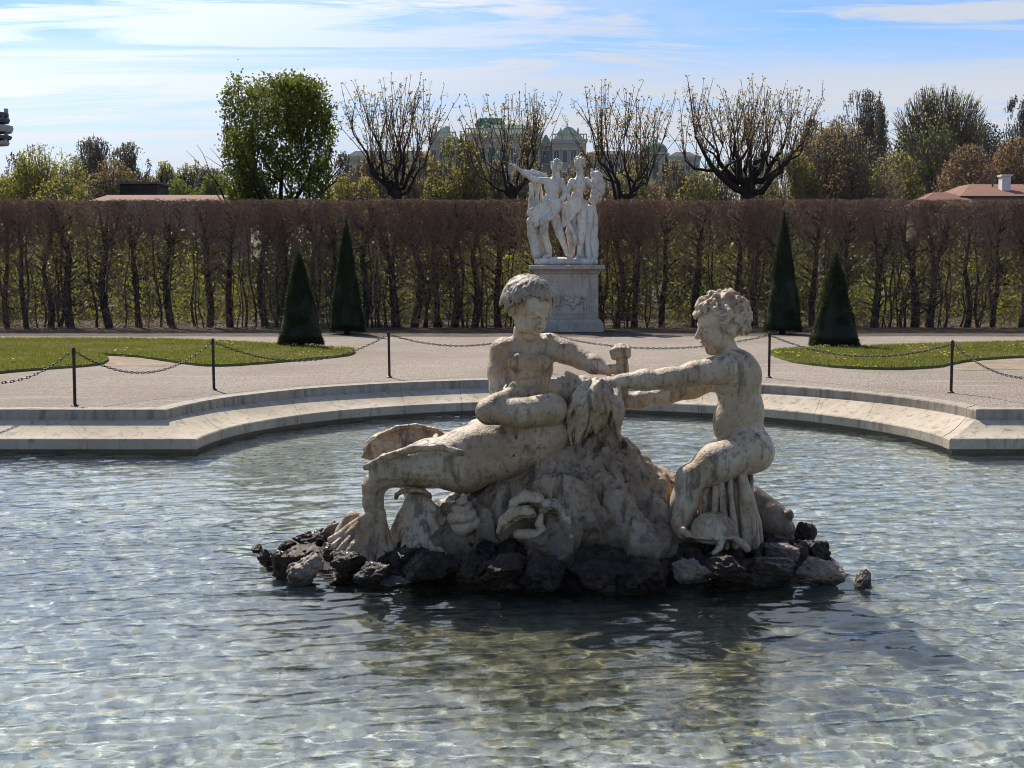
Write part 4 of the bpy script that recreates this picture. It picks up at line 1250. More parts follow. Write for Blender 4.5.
# ================================================================== clipped yew cones
M_YEW = Mat("yew_needles").leaf((0.013, 0.020, 0.008), (0.048, 0.06, 0.022), 0.2, 0.6)
def mat_yewcore():
    M = Mat("yew_core"); M.pbr((0.012, 0.017, 0.009), 0.9); return M.m
M_YEWC = mat_yewcore()
def bark(name, c0, c1, scl=1.0):
    M = Mat(name); v = M.coord("Object", (1, 1, 0.25))
    a = M.noise(v, 6 * scl, 6, 0.7); b = M.noise(v, 30 * scl, 4, 0.7)
    M.pbr(M.mix(M.ramp(a, 0.3, 0.7), c0, c1), 0.9, M.bump(M.math('ADD', a, b), 0.8, 0.03), 0.25); return M.m
M_BARK = bark("dark_bark", (0.022, 0.017, 0.014), (0.065, 0.05, 0.04))
def topiary(px, apex, base, width, seed, label):
    b = G(px, base); Y = b[1]; H = (base - apex) / FPX * Y; r0 = width / 2 / FPX * Y
    root = empty("topiary_cone", (b[0], Y + r0, GZ), label, "topiary cone", "clipped yew cones")
    r = np.random.default_rng(seed)
    mb = MB(); prof = [(r0 * 0.93, 0.12), (r0 * 0.97, 0.3)] + [(r0 * 0.97 * (1 - t) ** 0.96, 0.3 + (H - 0.36) * t) for t in np.linspace(0.03, 1, 24)]
    mb.lathe([(0.01, 0.12)] + prof, 0, 0, 36)
    mb.build("inner_growth", M_YEWC, root, True, (0, 0, 0))
    n = 26000
    t = 1 - np.sqrt(r.random(n)); a = r.random(n) * 6.283
    bulge = 0.055 * fbm(np.cos(a) * 2.2, np.sin(a) * 2.2, t * 8, 3, seed)
    rr_ = r0 * (1 - t) ** 0.96 + bulge + r.uniform(-0.03, 0.02, n)
    p = np.stack([np.cos(a) * rr_, np.sin(a) * rr_, 0.06 + t * H], 1)
    d = nrm(np.stack([np.cos(a), np.sin(a), np.full(n, 0.7)], 1) + r.normal(0, 0.6, (n, 3)))
    s = nrm(np.cross(d, r.normal(size=(n, 3)))) * 0.008
    L = (r.uniform(0.03, 0.07, n) * np.where(r.random(n) < .04, 2.0, 1))[:, None]
    mb = MB(); mb.tris(np.stack([p - s, p + s, p + d * L], 1))
    mb.build("foliage", M_YEW, root, False, (0, 0, 0))
    mb = MB(); mb.path([(0, 0, -0.05), (0, 0, 0.3)], [0.09, 0.08], 8); mb.build("trunk", M_BARK, root, True, (0, 0, 0))
    return root
topiary(297, 250, 349, 44, 1, "shorter left yew cone standing at the end of the left lawn")
topiary(345, 216, 335, 34, 2, "taller slim yew cone left of the pedestal, against the hedge")
topiary(786, 209, 335, 36, 3, "taller slim yew cone right of the pedestal, against the hedge")
topiary(840, 253, 350, 48, 4, "shorter right yew cone standing at the edge of the right lawn")

# ================================================================== iron posts and chains round the basin
def mat_iron():
    M = Mat("dark_iron"); v = M.coord("World"); a = M.noise(v, 30, 4, 0.6)
    M.pbr(M.mix(M.ramp(a, 0.45, 0.7), (0.018, 0.018, 0.018), (0.06, 0.045, 0.035)), 0.5, M.bump(a, 0.2, 0.004), 0.5, 0.5); return M.m
M_IRON = mat_iron()
POSTS = [(-78, 415), (75, 406), (214, 390), (389.5, 377.5), (538, 372), (769, 378), (951, 393), (1094, 416)]
POST_L = [None, "dark iron chain post on the gravel beside the straight left rim", "dark iron chain post in front of the left lawn, beside the bend of the rim",
          "dark iron chain post behind the basin, between left lawn and statues", "dark iron chain post half hidden behind the left boy's arm",
          "dark iron chain post just right of the seated boy's head", "dark iron chain post in front of the right lawn, nearest the right edge", None]
mbp = MB(); mbp.lathe([(0.001, -0.05), (0.021, -0.05), (0.021, 0.70), (0.026, 0.70), (0.026, 0.735), (0.02, 0.75), (0.008, 0.765), (0.001, 0.767)], 0, 0, 12)
post_me = mbp.mesh("chain_post", M_IRON, False)
mbf = MB(); mbf.lathe([(0.022, 0.0), (0.05, 0.0), (0.05, 0.012), (0.03, 0.022), (0.0215, 0.03)], 0, 0, 12); foot_me = mbf.mesh("base_plate", M_IRON)
mbr = MB()
a = np.linspace(0, 2 * math.pi, 13)
for s in (-1, 1): mbr.path([(s * 0.042 + 0.02 * math.cos(t), 0, 0.69 + 0.02 * math.sin(t)) for t in a], 0.004, 5, False)
ring_me = mbr.mesh("chain_eye", M_IRON, True)
ppos = []
for (px, py), lab in zip(POSTS, POST_L):
    p = G(px, py); ppos.append(p)
    if lab is None: continue
    o = empty("chain_post", p, lab, "post", "iron posts round the basin")
    o.rotation_euler = (random.uniform(-.012, .012), random.uniform(-.012, .012), 0)
    for nm, me in (("shaft", post_me), ("base_plate", foot_me)): link(nm, me, None, o, (0, 0, 0))
    for s in (-1, 1):
        mr = MB(); mr.path([(s * 0.042 + 0.02 * math.cos(t), 0, 0.69 + 0.02 * math.sin(t)) for t in a], 0.004, 5, False)
        mr.build("chain_eye", M_IRON, o, True, (0, 0, 0))
CH_L = ["sagging chain running out of the picture on the far left", "sagging chain between the two leftmost posts in front of the left lawns", "sagging chain crossing the tip of the left lawn",
        "sagging chain left of the left boy, in front of the hedge path", "sagging chain passing behind both boys and the raised fist", "sagging chain in front of the right yew cone and lawn", "sagging chain running out of the picture on the right"]
for i in range(len(ppos) - 1):
    A = ppos[i] + np.array((0, 0, 0.69)); B = ppos[i + 1] + np.array((0, 0, 0.69)); L = np.linalg.norm(B - A)
    sag = (0.34, 0.34, 0.33, 0.20, 0.24, 0.24, 0.34)[i]
    mb = MB(); link_l = 0.055; n = int((L * 1.05) / link_l)
    d0 = nrm(B - A); A = A + d0 * 0.06; B = B - d0 * 0.06
    side = nrm(np.cross(d0, (0, 0, 1)))
    for k in range(n):
        t = (k + 0.5) / n
        p = A + (B - A) * t - np.array((0, 0, sag * 4 * t * (1 - t)))
        tg = nrm((B - A) / L - np.array((0, 0, sag * 4 * (1 - 2 * t) / L)))
        up = np.cross(side, tg); w = side if k % 2 else up
        ring = [p + tg * (0.036 * math.cos(x)) + w * (0.014 * math.sin(x)) for x in np.linspace(0, 2 * math.pi, 9)]
        mb.path(ring, 0.0055, 4, False)
    tag(mb.build("chain", M_IRON, None, True), CH_L[i], "chain", "chains strung between the iron posts")

# ================================================================== pedestal and the statue on it
PB = G(565.5, 331.5); PY = PB[1] + 0.75; PX = P(565.5, 331, PY)[0]
def pz(py): return P(565, py, PY - 1.05)[2]
def R2(px): return px * PY / FPX
M_PED = mat_statue("pedestal_limestone", (0.40, 0.35, 0.29), (0.47, 0.42, 0.355), (0.36, 0.29, 0.21), (0.16, 0.135, 0.11), False, 0.35, 0.7)
M_MARB = mat_statue("pale_statue_stone", (0.62, 0.57, 0.49), (0.72, 0.68, 0.60), (0.45, 0.37, 0.28), (0.13, 0.105, 0.085), False, 0.38, 0.6)
ped = empty("pedestal", (PX, PY, GZ), "square stone pedestal with moulded cap and relief panel in front of the hedge", "pedestal")
zt = pz(265) - GZ; 
def sqprof(prof, n=1):
    mb = MB(); V = []; 
    for r, z in prof: V += [(-r, -r, z), (r, -r, z), (r, r, z), (-r, r, z)]
    F = [(k * 4 + q_, k * 4 + (q_ + 1) % 4, (k + 1) * 4 + (q_ + 1) % 4, (k + 1) * 4 + q_) for k in range(len(prof) - 1) for q_ in range(4)]
    mb.faces(V, F); mb.faces(V[-4:], [(0, 1, 2, 3)]); return mb
hw = R2(33.6)
sqprof([(hw * 1.06, -0.05), (hw * 1.06, 0.24), (hw * 1.03, 0.26), (hw * 1.0, 0.30), (hw * .985, 0.345), (hw * .93, 0.37)]).build("base_moulding", M_PED, ped, False, (0, 0, 0))
sqprof([(hw * .91, 0.37), (hw * .91, zt - 0.26)]).build("shaft", M_PED, ped, False, (0, 0, 0))
sqprof([(hw * .915, zt - 0.26), (hw * .95, zt - 0.235), (hw * .97, zt - 0.19), (hw * 1.04, zt - 0.14), (hw * 1.09, zt - 0.115), (hw * 1.09, zt - 0.03), (hw * 1.06, zt)]).build("cap", M_PED, ped, False, (0, 0, 0))
# sunken panel frame and carved relief on the front
fy = -hw * .91; mb = MB()
w_, z0_, z1_ = hw * .70, 0.50, zt - 0.42; t_ = 0.035
for lo, hi in (((-w_, fy - .018, z0_), (w_, fy + .01, z0_ + t_)), ((-w_, fy - .018, z1_ - t_), (w_, fy + .01, z1_)), ((-w_, fy - .0175, z0_ + t_), (-w_ + t_, fy + .01, z1_ - t_)), ((w_ - t_, fy - .0175, z0_ + t_), (w_, fy + .01, z1_ - t_))): mb.box(lo, hi)
mb.build("panel_frame", M_PED, ped, False, (0, 0, 0))
S = Carve(0.014); rr = np.random.default_rng(77)
for i in range(30):
    t = i / 29; c = np.array((PX - w_ * .78 + 2 * w_ * .78 * t, PY + fy - .012, GZ + (z0_ + z1_) / 2 - .10 + rr.uniform(-.10, .12)))
    S.chain([c, c + np.array((rr.normal(0, .06), -.02, rr.normal(0, .09))), c + np.array((rr.normal(0, .08), 0, rr.normal(0, .12)))], [.03, .034, .018], .02)
S.cone(np.array((PX - w_ * .8, PY + fy + .01, GZ + (z0_ + z1_) / 2 - .2)), np.array((PX + w_ * .8, PY + fy + .01, GZ + (z0_ + z1_) / 2 - .2)), .03, .03, .02)
S.build("relief", M_PED, ped, [(0.012, 12, 3, 1, (1, 1, 1))])

def s2(px, py, dy=0.0):
    return P(px, py, PY + dy)
def r2(px): return px * PY / FPX
stat = empty("garden_statue", (PX, PY, GZ + zt), "pale stone statue of two draped figures, one pointing left, on the pedestal", "statue")
VS = 0.017
S = Carve(VS)      # plinth
S.cone(s2(538, 261.5, -.2), s2(594, 261.5, -.2), r2(4.0), r2(4.0), .04); S.cone(s2(538, 261.5, .4), s2(594, 261.5, .4), r2(4.0), r2(4.0), .04)
S.cone(s2(540, 261.5, .1), s2(592, 261.5, .1), r2(4.5), r2(4.5), .1); S.cone(s2(540, 261.5, -.45), s2(590, 262, -.45), r2(3.6), r2(3.6), .1)
S.build("plinth", M_MARB, stat, [(0.02, 6, 3, 1, (1, 1, 1))])
def folds(S, tops, bots, n, r, dy0, dy1, sd, wave=1.6):
    rr = np.random.default_rng(sd)
    for i in range(n):
        t = i / (n - 1)
        a = np.array(tops[0]) + (np.array(tops[1]) - np.array(tops[0])) * t; b = np.array(bots[0]) + (np.array(bots[1]) - np.array(bots[0])) * t
        d = dy0 + dy1 * math.sin(t * math.pi)
        pts = [s2(a[0] + (b[0] - a[0]) * k + wave * math.sin(k * 4 + i * 1.9), a[1] + (b[1] - a[1]) * k, d * (0.7 + .5 * k) + .04 * math.sin(i * 2.4)) for k in np.linspace(0, 1, 5)]
        w = r2(r * rr.uniform(.65, 1.1)); S.chain(pts, [w * .8, w, w, w * 1.1, w], .012)
# left figure: bearded man pointing with a raised arm
S = Carve(VS)
hd = s2(556, 166.5, -.05); head(S, hd, (-0.45, -0.85, -0.1), (0.1, 0, 1), r2(12.5))
curls(S, hd, (-0.45, -0.85, -0.1), (0.1, 0, 1), r2(12.5), 40, 3, lambda a, b, d: a < 0.3 and b > -0.5 or b > .5, 0.08, .18)
S.cone(s2(556, 172, 0), s2(556, 180, 0), r2(3.6), r2(4.5), .05)
S.ell(s2(553, 187, 0), (r2(8.6), r2(6.2), r2(9.5)), None, .06); S.ell(s2(551, 200, 0), (r2(7.6), r2(5.6), r2(8)), None, .06); S.ell(s2(549, 210, 0), (r2(8.4), r2(6.6), r2(7.5)), None, .06)
S.chain([s2(547, 181, -.05), s2(534, 180, -.18), s2(524, 173, -.26), s2(514, 166, -.32)], [r2(3.9), r2(3.0), r2(2.4), r2(1.6)], .04)
hand(S, s2(515, 166.5, -.31), (-.8, -.2, .5), (0, -.3, -1), r2(7), .35)
S.chain([s2(561, 182, 0), s2(566, 192, -.1), s2(562, 199, -.25)], [r2(3.8), r2(3), r2(2.3)], .04)
S.chain([s2(545, 212, -.08), s2(544, 232, -.2), s2(549, 253, -.12)], [r2(5.2), r2(4), r2(2.4)], .05)
S.chain([s2(553, 212, -.02), s2(560, 234, -.18), s2(567, 253, -.05)], [r2(5.4), r2(4), r2(2.4)], .05)
S.chain([s2(549, 255, -.14), s2(544, 257.5, -.36)], [r2(2.4), r2(1.7)], .03); S.chain([s2(567, 254, -.06), s2(572, 257.5, -.25)], [r2(2.4), r2(1.6)], .03)
S.build("pointing_figure", M_MARB, stat, [(0.008, 8, 3, 2, (1, 1, 1))])
S = Carve(VS)
folds(S, ((539, 214), (562, 206)), ((536, 226), (556, 216)), 9, 2.0, -.18, -.14, 4, 1.0)
for i in range(7): S.chain([s2(530, 210 + i * 2.4, -.05), s2(540, 205 + i * 2.2, -.24), s2(552, 200 + i * 2.0, -.28), s2(563, 199 + i * 1.2, -.16)], [r2(1.3), r2(1.4), r2(1.5), r2(1.2)], .012)
folds(S, ((530, 184), (541, 182)), ((530, 214), (540, 210)), 7, 2.0, .12, -.05, 5)
S.chain([s2(541, 180, -.02), s2(530, 177, -.04), s2(522, 171, -.12)], [r2(3), r2(2.6), r2(1.4)], .05)
S.chain([s2(545, 176, .05), s2(533, 172, .02), s2(526, 171, -.05)], [r2(2.4), r2(2), r2(1.2)], .05)
folds(S, ((531, 216), (540, 218)), ((538, 258), (549, 257)), 7, 2.1, .16, -.08, 6, 3.0)
S.chain([s2(531, 221, .05), s2(534, 236, .05), s2(537, 256, .0)], [r2(4.5), r2(6), r2(5)], .06)
S.build("cloak", M_MARB, stat, [(0.012, 8, 3, 3, (1, 1, 1))])
# right figure: woman turned to him, basket on her shoulder
S = Carve(VS)
hd = s2(579, 164, -.05); head(S, hd, (-0.75, -0.6, -0.12), (-0.05, 0, 1), r2(12))
curls(S, hd, (-0.75, -0.6, -0.12), (-0.05, 0, 1), r2(12), 42, 8, lambda a, b, d: a < 0.25 and b > -0.6 or b > .5, 0.085, .2)
S.cone(s2(580, 170, 0), s2(580, 178, 0), r2(3), r2(4), .05)
S.ell(s2(579, 185, 0), (r2(7.6), r2(5.6), r2(8)), None, .06); S.ell(s2(577, 197, 0), (r2(6.2), r2(5), r2(7)), None, .06); S.ell(s2(577, 208, 0), (r2(8), r2(6.6), r2(8)), None, .06)
for e in (-3.2, 3.2): S.ell(s2(578 + e, 186, -r2(5.4)), r2(2.3), None, .03)
S.chain([s2(587, 180, 0), s2(593, 186, .0), s2(595, 178, -.02), s2(592, 170, -.02)], [r2(3.2), r2(2.8), r2(2.2), r2(1.7)], .04)
S.chain([s2(572, 181, 0), s2(567, 192, -.1), s2(570, 201, -.2)], [r2(3.2), r2(2.6), r2(2)], .04)
S.chain([s2(581, 210, -.08), s2(582, 232, -.2), s2(579, 254, -.15)], [r2(5.6), r2(4.2), r2(2.4)], .05)
S.chain([s2(574, 210, 0), s2(570, 232, .02), s2(572, 254, .1)], [r2(5.6), r2(4.2), r2(3)], .05)
S.chain([s2(579, 255, -.16), s2(576, 258, -.36)], [r2(2.3), r2(1.6)], .03)
S.build("draped_woman", M_MARB, stat, [(0.008, 8, 3, 4, (1, 1, 1))])
S = Carve(VS)
for i in range(9): S.chain([s2(563, 206 + i * 2.6, -.1), s2(571, 200 + i * 2.4, -.25), s2(580, 198 + i * 1.3, -.27), s2(587, 202 + i, -.1)], [r2(1.3), r2(1.5), r2(1.5), r2(1.2)], .012)
folds(S, ((564, 208), (574, 212)), ((572, 240), (578, 246)), 6, 2.2, -.06, -.12, 9, 2.2)
folds(S, ((584, 208), (592, 206)), ((582, 257), (597, 257)), 8, 2.5, .0, -.10, 10, 2.6)
S.chain([s2(586, 212, .1), s2(590, 236, .1), s2(591, 256, .08)], [r2(5), r2(6.5), r2(6.5)], .06)
S.build("robe", M_MARB, stat, [(0.012, 8, 3, 5, (1, 1, 1))])
S = Carve(VS)
S.chain([s2(597, 176, .02), s2(598, 190, .02), s2(594, 200, .02)], [r2(5.5), r2(6.6), r2(4.8)], .06)
rr = np.random.default_rng(15)
for i in range(46):
    c = s2(597 + rr.normal(0, 3.6), 187 + rr.normal(0, 8), -.12 + rr.normal(0, .08)); S.ell(c, r2(rr.uniform(.9, 1.6)), None, .02)
S.build("fruit_basket", M_MARB, stat, [(0.015, 10, 3, 6, (1, 1, 1))])

# ================================================================== clipped hornbeam hedge: every tree of it on its own
HY = PB[1] + 1.9                      # front face of the hedge, just behind the pedestal
HZ = P(512, 199.5, HY)[2] - GZ        # its height
M_HBARK = bark("hornbeam_bark", (0.026, 0.021, 0.018), (0.085, 0.067, 0.055))
M_TWIG = bark("brown_twigs", (0.135, 0.085, 0.062), (0.30, 0.20, 0.15))
M_BUD = Mat("hedge_young_leaves").leaf((0.085, 0.10, 0.02), (0.17, 0.19, 0.035), 0.5)
M_DEAD = Mat("hedge_dry_leaves").leaf((0.14, 0.085, 0.06), (0.27, 0.17, 0.12), 0.4)
def hedge_tree(seed, W=1.12, D=1.3):
    r = np.random.default_rng(seed)
    trunk = MB(); A = []; B = []; RA = []; RB = []
    # trunk, slightly crooked, sometimes forked
    h0 = r.uniform(1.6, 2.5); n = 7
    ph = r.uniform(0, 6.28); amp = r.uniform(.03, .13)
    def wob(z): return np.array((amp * math.sin(z * 1.9 + ph) , 0.06 * math.sin(z * 2.3 + ph * 2), z))
    zs = np.linspace(-0.05, h0, n); pts = [wob(z) for z in zs]
    r0 = r.uniform(.075, .125)
    trunk.path(pts, np.linspace(r0 * 1.15, r0 * .7, n), 9)
    ends = []
    for i in range(r.integers(2, 4)):
        top = np.array((r.uniform(-W * .42, W * .42), r.uniform(-D * .3, D * .3), HZ - r.uniform(.1, .5)))
        mid = pts[-1] + (top - pts[-1]) * .5 + r.normal(0, .07, 3)
        p = [pts[-1], mid, top]; trunk.path(p, [r0 * .62, r0 * .42, r0 * .16], 6); ends.append(p)
    for i in range(int(r.integers(1, 5))):      # thin suckers beside the trunk
        bx = r.uniform(-W * .45, W * .45); sx = r.normal(0, .18); hh = r.uniform(1.5, HZ - .3); rs = r.uniform(.02, .05)
        trunk.path([(bx + sx * t + .05 * math.sin(t * 9 + i), .1 * math.sin(t * 5 + i), -.05 + hh * t) for t in np.linspace(0, 1, 7)], np.linspace(rs, rs * .45, 7), 6)
    # side limbs
    stems = []
    for i in range(34):
        if i < 14: base = wob(r.uniform(.35, h0))
        else:
            p = ends[r.integers(len(ends))]; t = r.random(); base = p[0] + (p[1] - p[0]) * min(1, 2 * t) if t < .5 else p[1] + (p[2] - p[1]) * (2 * t - 1)
        a = r.uniform(0, 6.28); d = np.array((math.cos(a) * W * .6, math.sin(a) * D * .55, r.uniform(.15, .75)))
        tip = base + d * r.uniform(.5, 1.05)
        tip[0] = np.clip(tip[0], -W * .62, W * .62); tip[1] = np.clip(tip[1], -D / 2, D / 2); tip[2] = min(tip[2], HZ - .03)
        mid = (base + tip) / 2 + r.normal(0, .06, 3)
        trunk.path([base, mid, tip], [r0 * .30, r0 * .2, r0 * .09], 5, False)
        stems += [(base, mid), (mid, tip)]
    # twigs, thick at the clipped top and front, sparse below
    N = 1900
    z = np.where(r.random(N) < .46, HZ * (1 - np.abs(r.normal(0, .23, N))), r.uniform(.1, HZ, N)); z = np.clip(z, .15, HZ - .02)
    y = np.where(r.random(N) < .5, -D / 2 + np.abs(r.normal(0, .16, N)), r.uniform(-D / 2, D / 2, N)); x = r.uniform(-W * .58, W * .58, N)
    base = np.stack([x, y, z], 1)
    d = r.normal(0, 1, (N, 3)); d[:, 2] = np.abs(d[:, 2]) * .9 + .2; d = nrm(d)
    ln = r.uniform(.10, .36, N)
    tip = base + d * ln[:, None]
    tip[:, 2] = np.minimum(tip[:, 2], HZ + r.normal(0, .018, N)); tip[:, 1] = np.clip(tip[:, 1], -D / 2 - .03, D / 2 + .03)
    tw = MB(); tw.tubes(base, tip, r.uniform(.0045, .0085, N), r.uniform(.002, .004, N), 3)
    k9 = r.random(N) < .012; tip[k9, 2] += r.uniform(.03, .16, int(k9.sum()))
    M2 = 900           # fine side shoots
    k = r.integers(0, N, M2); t = r.random(M2)[:, None]; b2 = base[k] + (tip[k] - base[k]) * t
    d2 = nrm(d[k] + r.normal(0, .8, (M2, 3))); t2 = b2 + d2 * r.uniform(.06, .16, M2)[:, None]; t2[:, 2] = np.minimum(t2[:, 2], HZ + .02); t2[:, 1] = np.clip(t2[:, 1], -D / 2 - .05, D / 2 + .05)
    tw.tubes(b2, t2, .0038, .002, 3)
    def cards(N, zf, size):
        p = np.stack([r.uniform(-W * .58, W * .58, N), np.where(r.random(N) < .5, -D / 2 + np.abs(r.normal(0, .18, N)), r.uniform(-D / 2, D / 2, N)), zf(N)], 1)
        u = nrm(r.normal(size=(N, 3))); v = nrm(np.cross(u, r.normal(size=(N, 3)))); s = r.uniform(.6, 1.2, N)[:, None] * size
        return np.stack([p - u * s, p + v * s * .55, p + u * s, p - v * s * .55], 1)
    dead = MB(); dead.quads(cards(620, lambda n: np.clip(HZ * (1 - np.abs(r.normal(0, .26, n))), .1, HZ), .026))
    bud = MB(); bud.quads(cards(360, lambda n: np.clip(HZ * .42 + r.normal(0, .75, n), .1, HZ), .024))
    return [("trunk", trunk.mesh("trunk", M_HBARK, True)), ("twigs", tw.mesh("twigs", M_TWIG)), ("dry_leaves", dead.mesh("dry_leaves", M_DEAD)), ("young_leaves", bud.mesh("young_leaves", M_BUD))]
variants = [hedge_tree(100 + i) for i in range(8)]
protos = []
xs_h = []
r = np.random.default_rng(50)
x = -24.5
while x < 25.0:
    xs_h.append(x); x += r.choice((r.uniform(.5, .75), r.uniform(.8, 1.3)))
HL = "clipped leafless hornbeam, one of the long row forming the tall brown hedge"
for i, x in enumerate(xs_h):
    k = i if i < 8 else int(r.integers(8))
    loc = (x, HY + 0.65 + r.normal(0, .06), GZ)
    if i < 8:
        o = empty("hedge_tree", loc, HL, "hedge tree", "clipped hornbeams of the hedge")
        for nm, me in variants[i]: link(nm, me, None, o, (0, 0, 0))
        protos.append(o)
    else:
        o = copy_tree(protos[k]); o.location = loc
    o.rotation_euler = (0, 0, r.normal(0, .10))
    o.scale = ((r.choice((-1, 1)) if i >= 8 else 1) * r.uniform(.95, 1.15), 1, r.uniform(.988, 1.008))

# ================================================================== leafy undergrowth behind the hedge (nobody could count it)
M_UNDER = Mat("undergrowth_leaves").leaf((0.09, 0.096, 0.02), (0.25, 0.25, 0.058), 0.5)
M_UNDERD = Mat("dark_undergrowth_leaves").leaf((0.022, 0.03, 0.010), (0.06, 0.065, 0.022), 0.3)
def leaf_cards(p, size, r, flat=0.0):
    N = len(p)
    u = nrm(r.normal(size=(N, 3))); v = nrm(np.cross(u, r.normal(size=(N, 3)))); s = (r.uniform(.6, 1.25, N) * size)[:, None]
    return np.stack([p - u * s, p + v * s * .6, p + u * s, p - v * s * .6], 1)
def undergrowth(n, y0, y1, hmax, mat, size, seed, name):
    r = np.random.default_rng(seed); mb = MB()
    x = r.uniform(-26, 27, n * 3); y = r.uniform(y0, y1, n * 3)
    top = hmax * (0.62 + 0.55 * fbm(x * .55, y * .3, x * 0, 3, seed)); z = GZ + r.random(n * 3) ** .8 * top
    dens = fbm(x * .9, y * .9, z * .9, 3, seed + 1) > -.02
    p = np.stack([x, y, z], 1)[dens][:n]
    mb.quads(leaf_cards(p, size, r))
    return tag(mb.build(name, mat), kind="stuff")
undergrowth(60000, HY + 1.9, HY + 6.0, 4.3, M_UNDER, .052, 61, "undergrowth")
undergrowth(16000, HY + 1.5, HY + 2.4, 0.9, M_UNDER, .04, 62, "ground_ivy")
undergrowth(60000, HY + 8.5, HY + 14, 4.2, M_UNDERD, .12, 63, "shrubbery")
def low_litter():
    r = np.random.default_rng(64); mb = MB(); n = 5000
    x = r.uniform(-19, 20, n); y = HY - .1 + r.normal(0, .35, n); z = GZ + .01 + np.abs(r.normal(0, .09, n)) * (fbm(x * .8, y, x * 0, 2, 3) > -.1)
    mb.quads(leaf_cards(np.stack([x, y, z], 1), .03, r)); return tag(mb.build("leaf_litter", M_DEAD), kind="stuff")
low_litter()

# ================================================================== trees above the hedge
def grow(mb, p, d, L, r0, depth, r, spread, up, tips, segs, split=(2, 4), short=.72):
    n = 4; pts = [p]; dd = d
    for i in range(n):
        dd = nrm(dd + r.normal(0, .13, 3) + np.array((0, 0, up)) * .12); pts.append(pts[-1] + dd * L / n)
    r1 = r0 * (.62 if depth else .35)
    mb.path(pts, np.linspace(r0, r1, n + 1), 7 if r0 > .05 else (5 if r0 > .02 else 3), False)
    segs.append((pts[0], pts[-1]))
    if depth == 0: tips.append((pts[-1], dd)); return
    for k in range(int(r.integers(*split))):
        nd = nrm(dd + r.normal(0, spread, 3) + np.array((0, 0, up)))
        grow(mb, pts[-1] if k < 2 else pts[2 + k % 2], nd, L * r.uniform(.65, .95) * short / .72, r1 * r.uniform(.6, .85), depth - 1, r, spread, up, tips, segs, split, short)
def at_px(px, Y): return P(px, 270, Y)[0]
M_PBARK = bark("pollard_bark", (0.018, 0.014, 0.012), (0.05, 0.04, 0.034))
M_SHOOT = bark("young_shoots", (0.06, 0.045, 0.036), (0.14, 0.105, 0.08))
M_PBUD = Mat("opening_buds").leaf((0.16, 0.10, 0.06), (0.30, 0.22, 0.11), 0.5)
def pollard(px, Y, top, w, spread_lo, tz, seed, label, trunk_r, nlimb, fork=1.0):
    """short trunk, thick crooked limbs ending in knuckles, a brush of straight shoots from each"""
    r = np.random.default_rng(seed); x = at_px(px, Y)
    H = P(px, top, Y)[2] - GZ; W = w / FPX * Y; fz = P(px, tz, Y)[2] - GZ
    root = empty("pollard_tree", (x, Y, GZ), label, "tree", "pollarded trees behind the hedge")
    wood = MB()
    wood.path([(0, 0, -.1), (.04, 0, fz * .5), (0.0, 0, fz)], [trunk_r * 1.25, trunk_r, trunk_r * .9], 10)
    tw = MB(); A = []; B = []; buds = []
    for i in range(nlimb):
        a = (i + r.uniform(-.3, .3)) / nlimb * 2 * math.pi
        rad_ = W * .5 * r.uniform(.35, .92)
        zk = fz + (H - fz) * r.uniform(.22, .58)
        end = np.array((math.cos(a) * rad_, math.sin(a) * rad_ * .8, zk))
        p0 = np.array((0, 0, fz - r.uniform(0, .5) * fork))
        m0 = p0 + (end - p0) * np.array((.24, .24, .10)) + r.normal(0, .07, 3); m1 = p0 + (end - p0) * np.array((.50, .50, .30)) + r.normal(0, .12, 3); m2 = p0 + (end - p0) * np.array((.80, .80, .64)) + r.normal(0, .12, 3)
        rr_ = trunk_r * r.uniform(.36, .5)
        wood.path([p0, m0, m1, (m1 + m2) / 2 + r.normal(0, .05, 3), m2, end], [rr_ * 1.1, rr_ * .95, rr_ * .75, rr_ * .6, rr_ * .45, rr_ * .26], 7)
        s_ = nrm(np.array((r.normal(), r.normal(), .9))); e2 = m1 + s_ * r.uniform(.5, 1.1); e2[2] = min(e2[2], H - .8)
        wood.path([m1, (m1 + e2) / 2 + r.normal(0, .06, 3), e2], [rr_ * .5, rr_ * .36, rr_ * .2], 6)
        knuckles = [(end, 1.0), (m2, .8), (e2, .9), (m1 + (m2 - m1) * .5, .5)]
        for kp, amount in knuckles:
            for s in range(int(r.integers(2, 6) * amount + .5)):
                d = nrm(np.array((r.normal(0, .26) + kp[0] / W * .55, r.normal(0, .26) + kp[1] / W * .55, 1.0)))
                L = min((H - kp[2]) * r.uniform(.55, 1.08), 3.2 * r.uniform(.6, 1.0))
                n = 5; q_ = [kp]; dd = d
                for t in range(n): dd = nrm(dd + r.normal(0, .10, 3) + np.array((0, 0, .05))); q_.append(q_[-1] + dd * L / n)
                tw.path(q_, np.linspace(.016, .006, n + 1), 4, False)
                buds.append(q_[-1])
                for t in range(1, n):
                    for _ in range(2):
                        sd = nrm(dd * .7 + r.normal(0, .7, 3)); e_ = q_[t] + sd * r.uniform(.08, .28); tw.tubes([q_[t]], [e_], .007, .005, 3)
                        if r.random() < .75: buds.append(e_)
    # side sprouts on trunk and limbs
    wood.build("trunk", M_PBARK, root, True, (0, 0, 0)); tw.build("shoots", M_SHOOT, root, False, (0, 0, 0))
    bp = np.array(buds); bp = np.repeat(bp, 3, 0) + r.normal(0, .045, (len(bp) * 3, 3)); 
    mb = MB(); mb.quads(leaf_cards(bp, .046, r)); mb.build("buds", M_PBUD, root, False, (0, 0, 0))
    return root
pollard(397, 45.5, 80, 104, 0, 188, 201, "bare pollard right of the leafy tree, in front of the palace's left wing", .20, 8)
pollard(512, 46.0, 88, 84, 0, 186, 202, "slender bare pollard rising just left of the statue's heads", .15, 6)
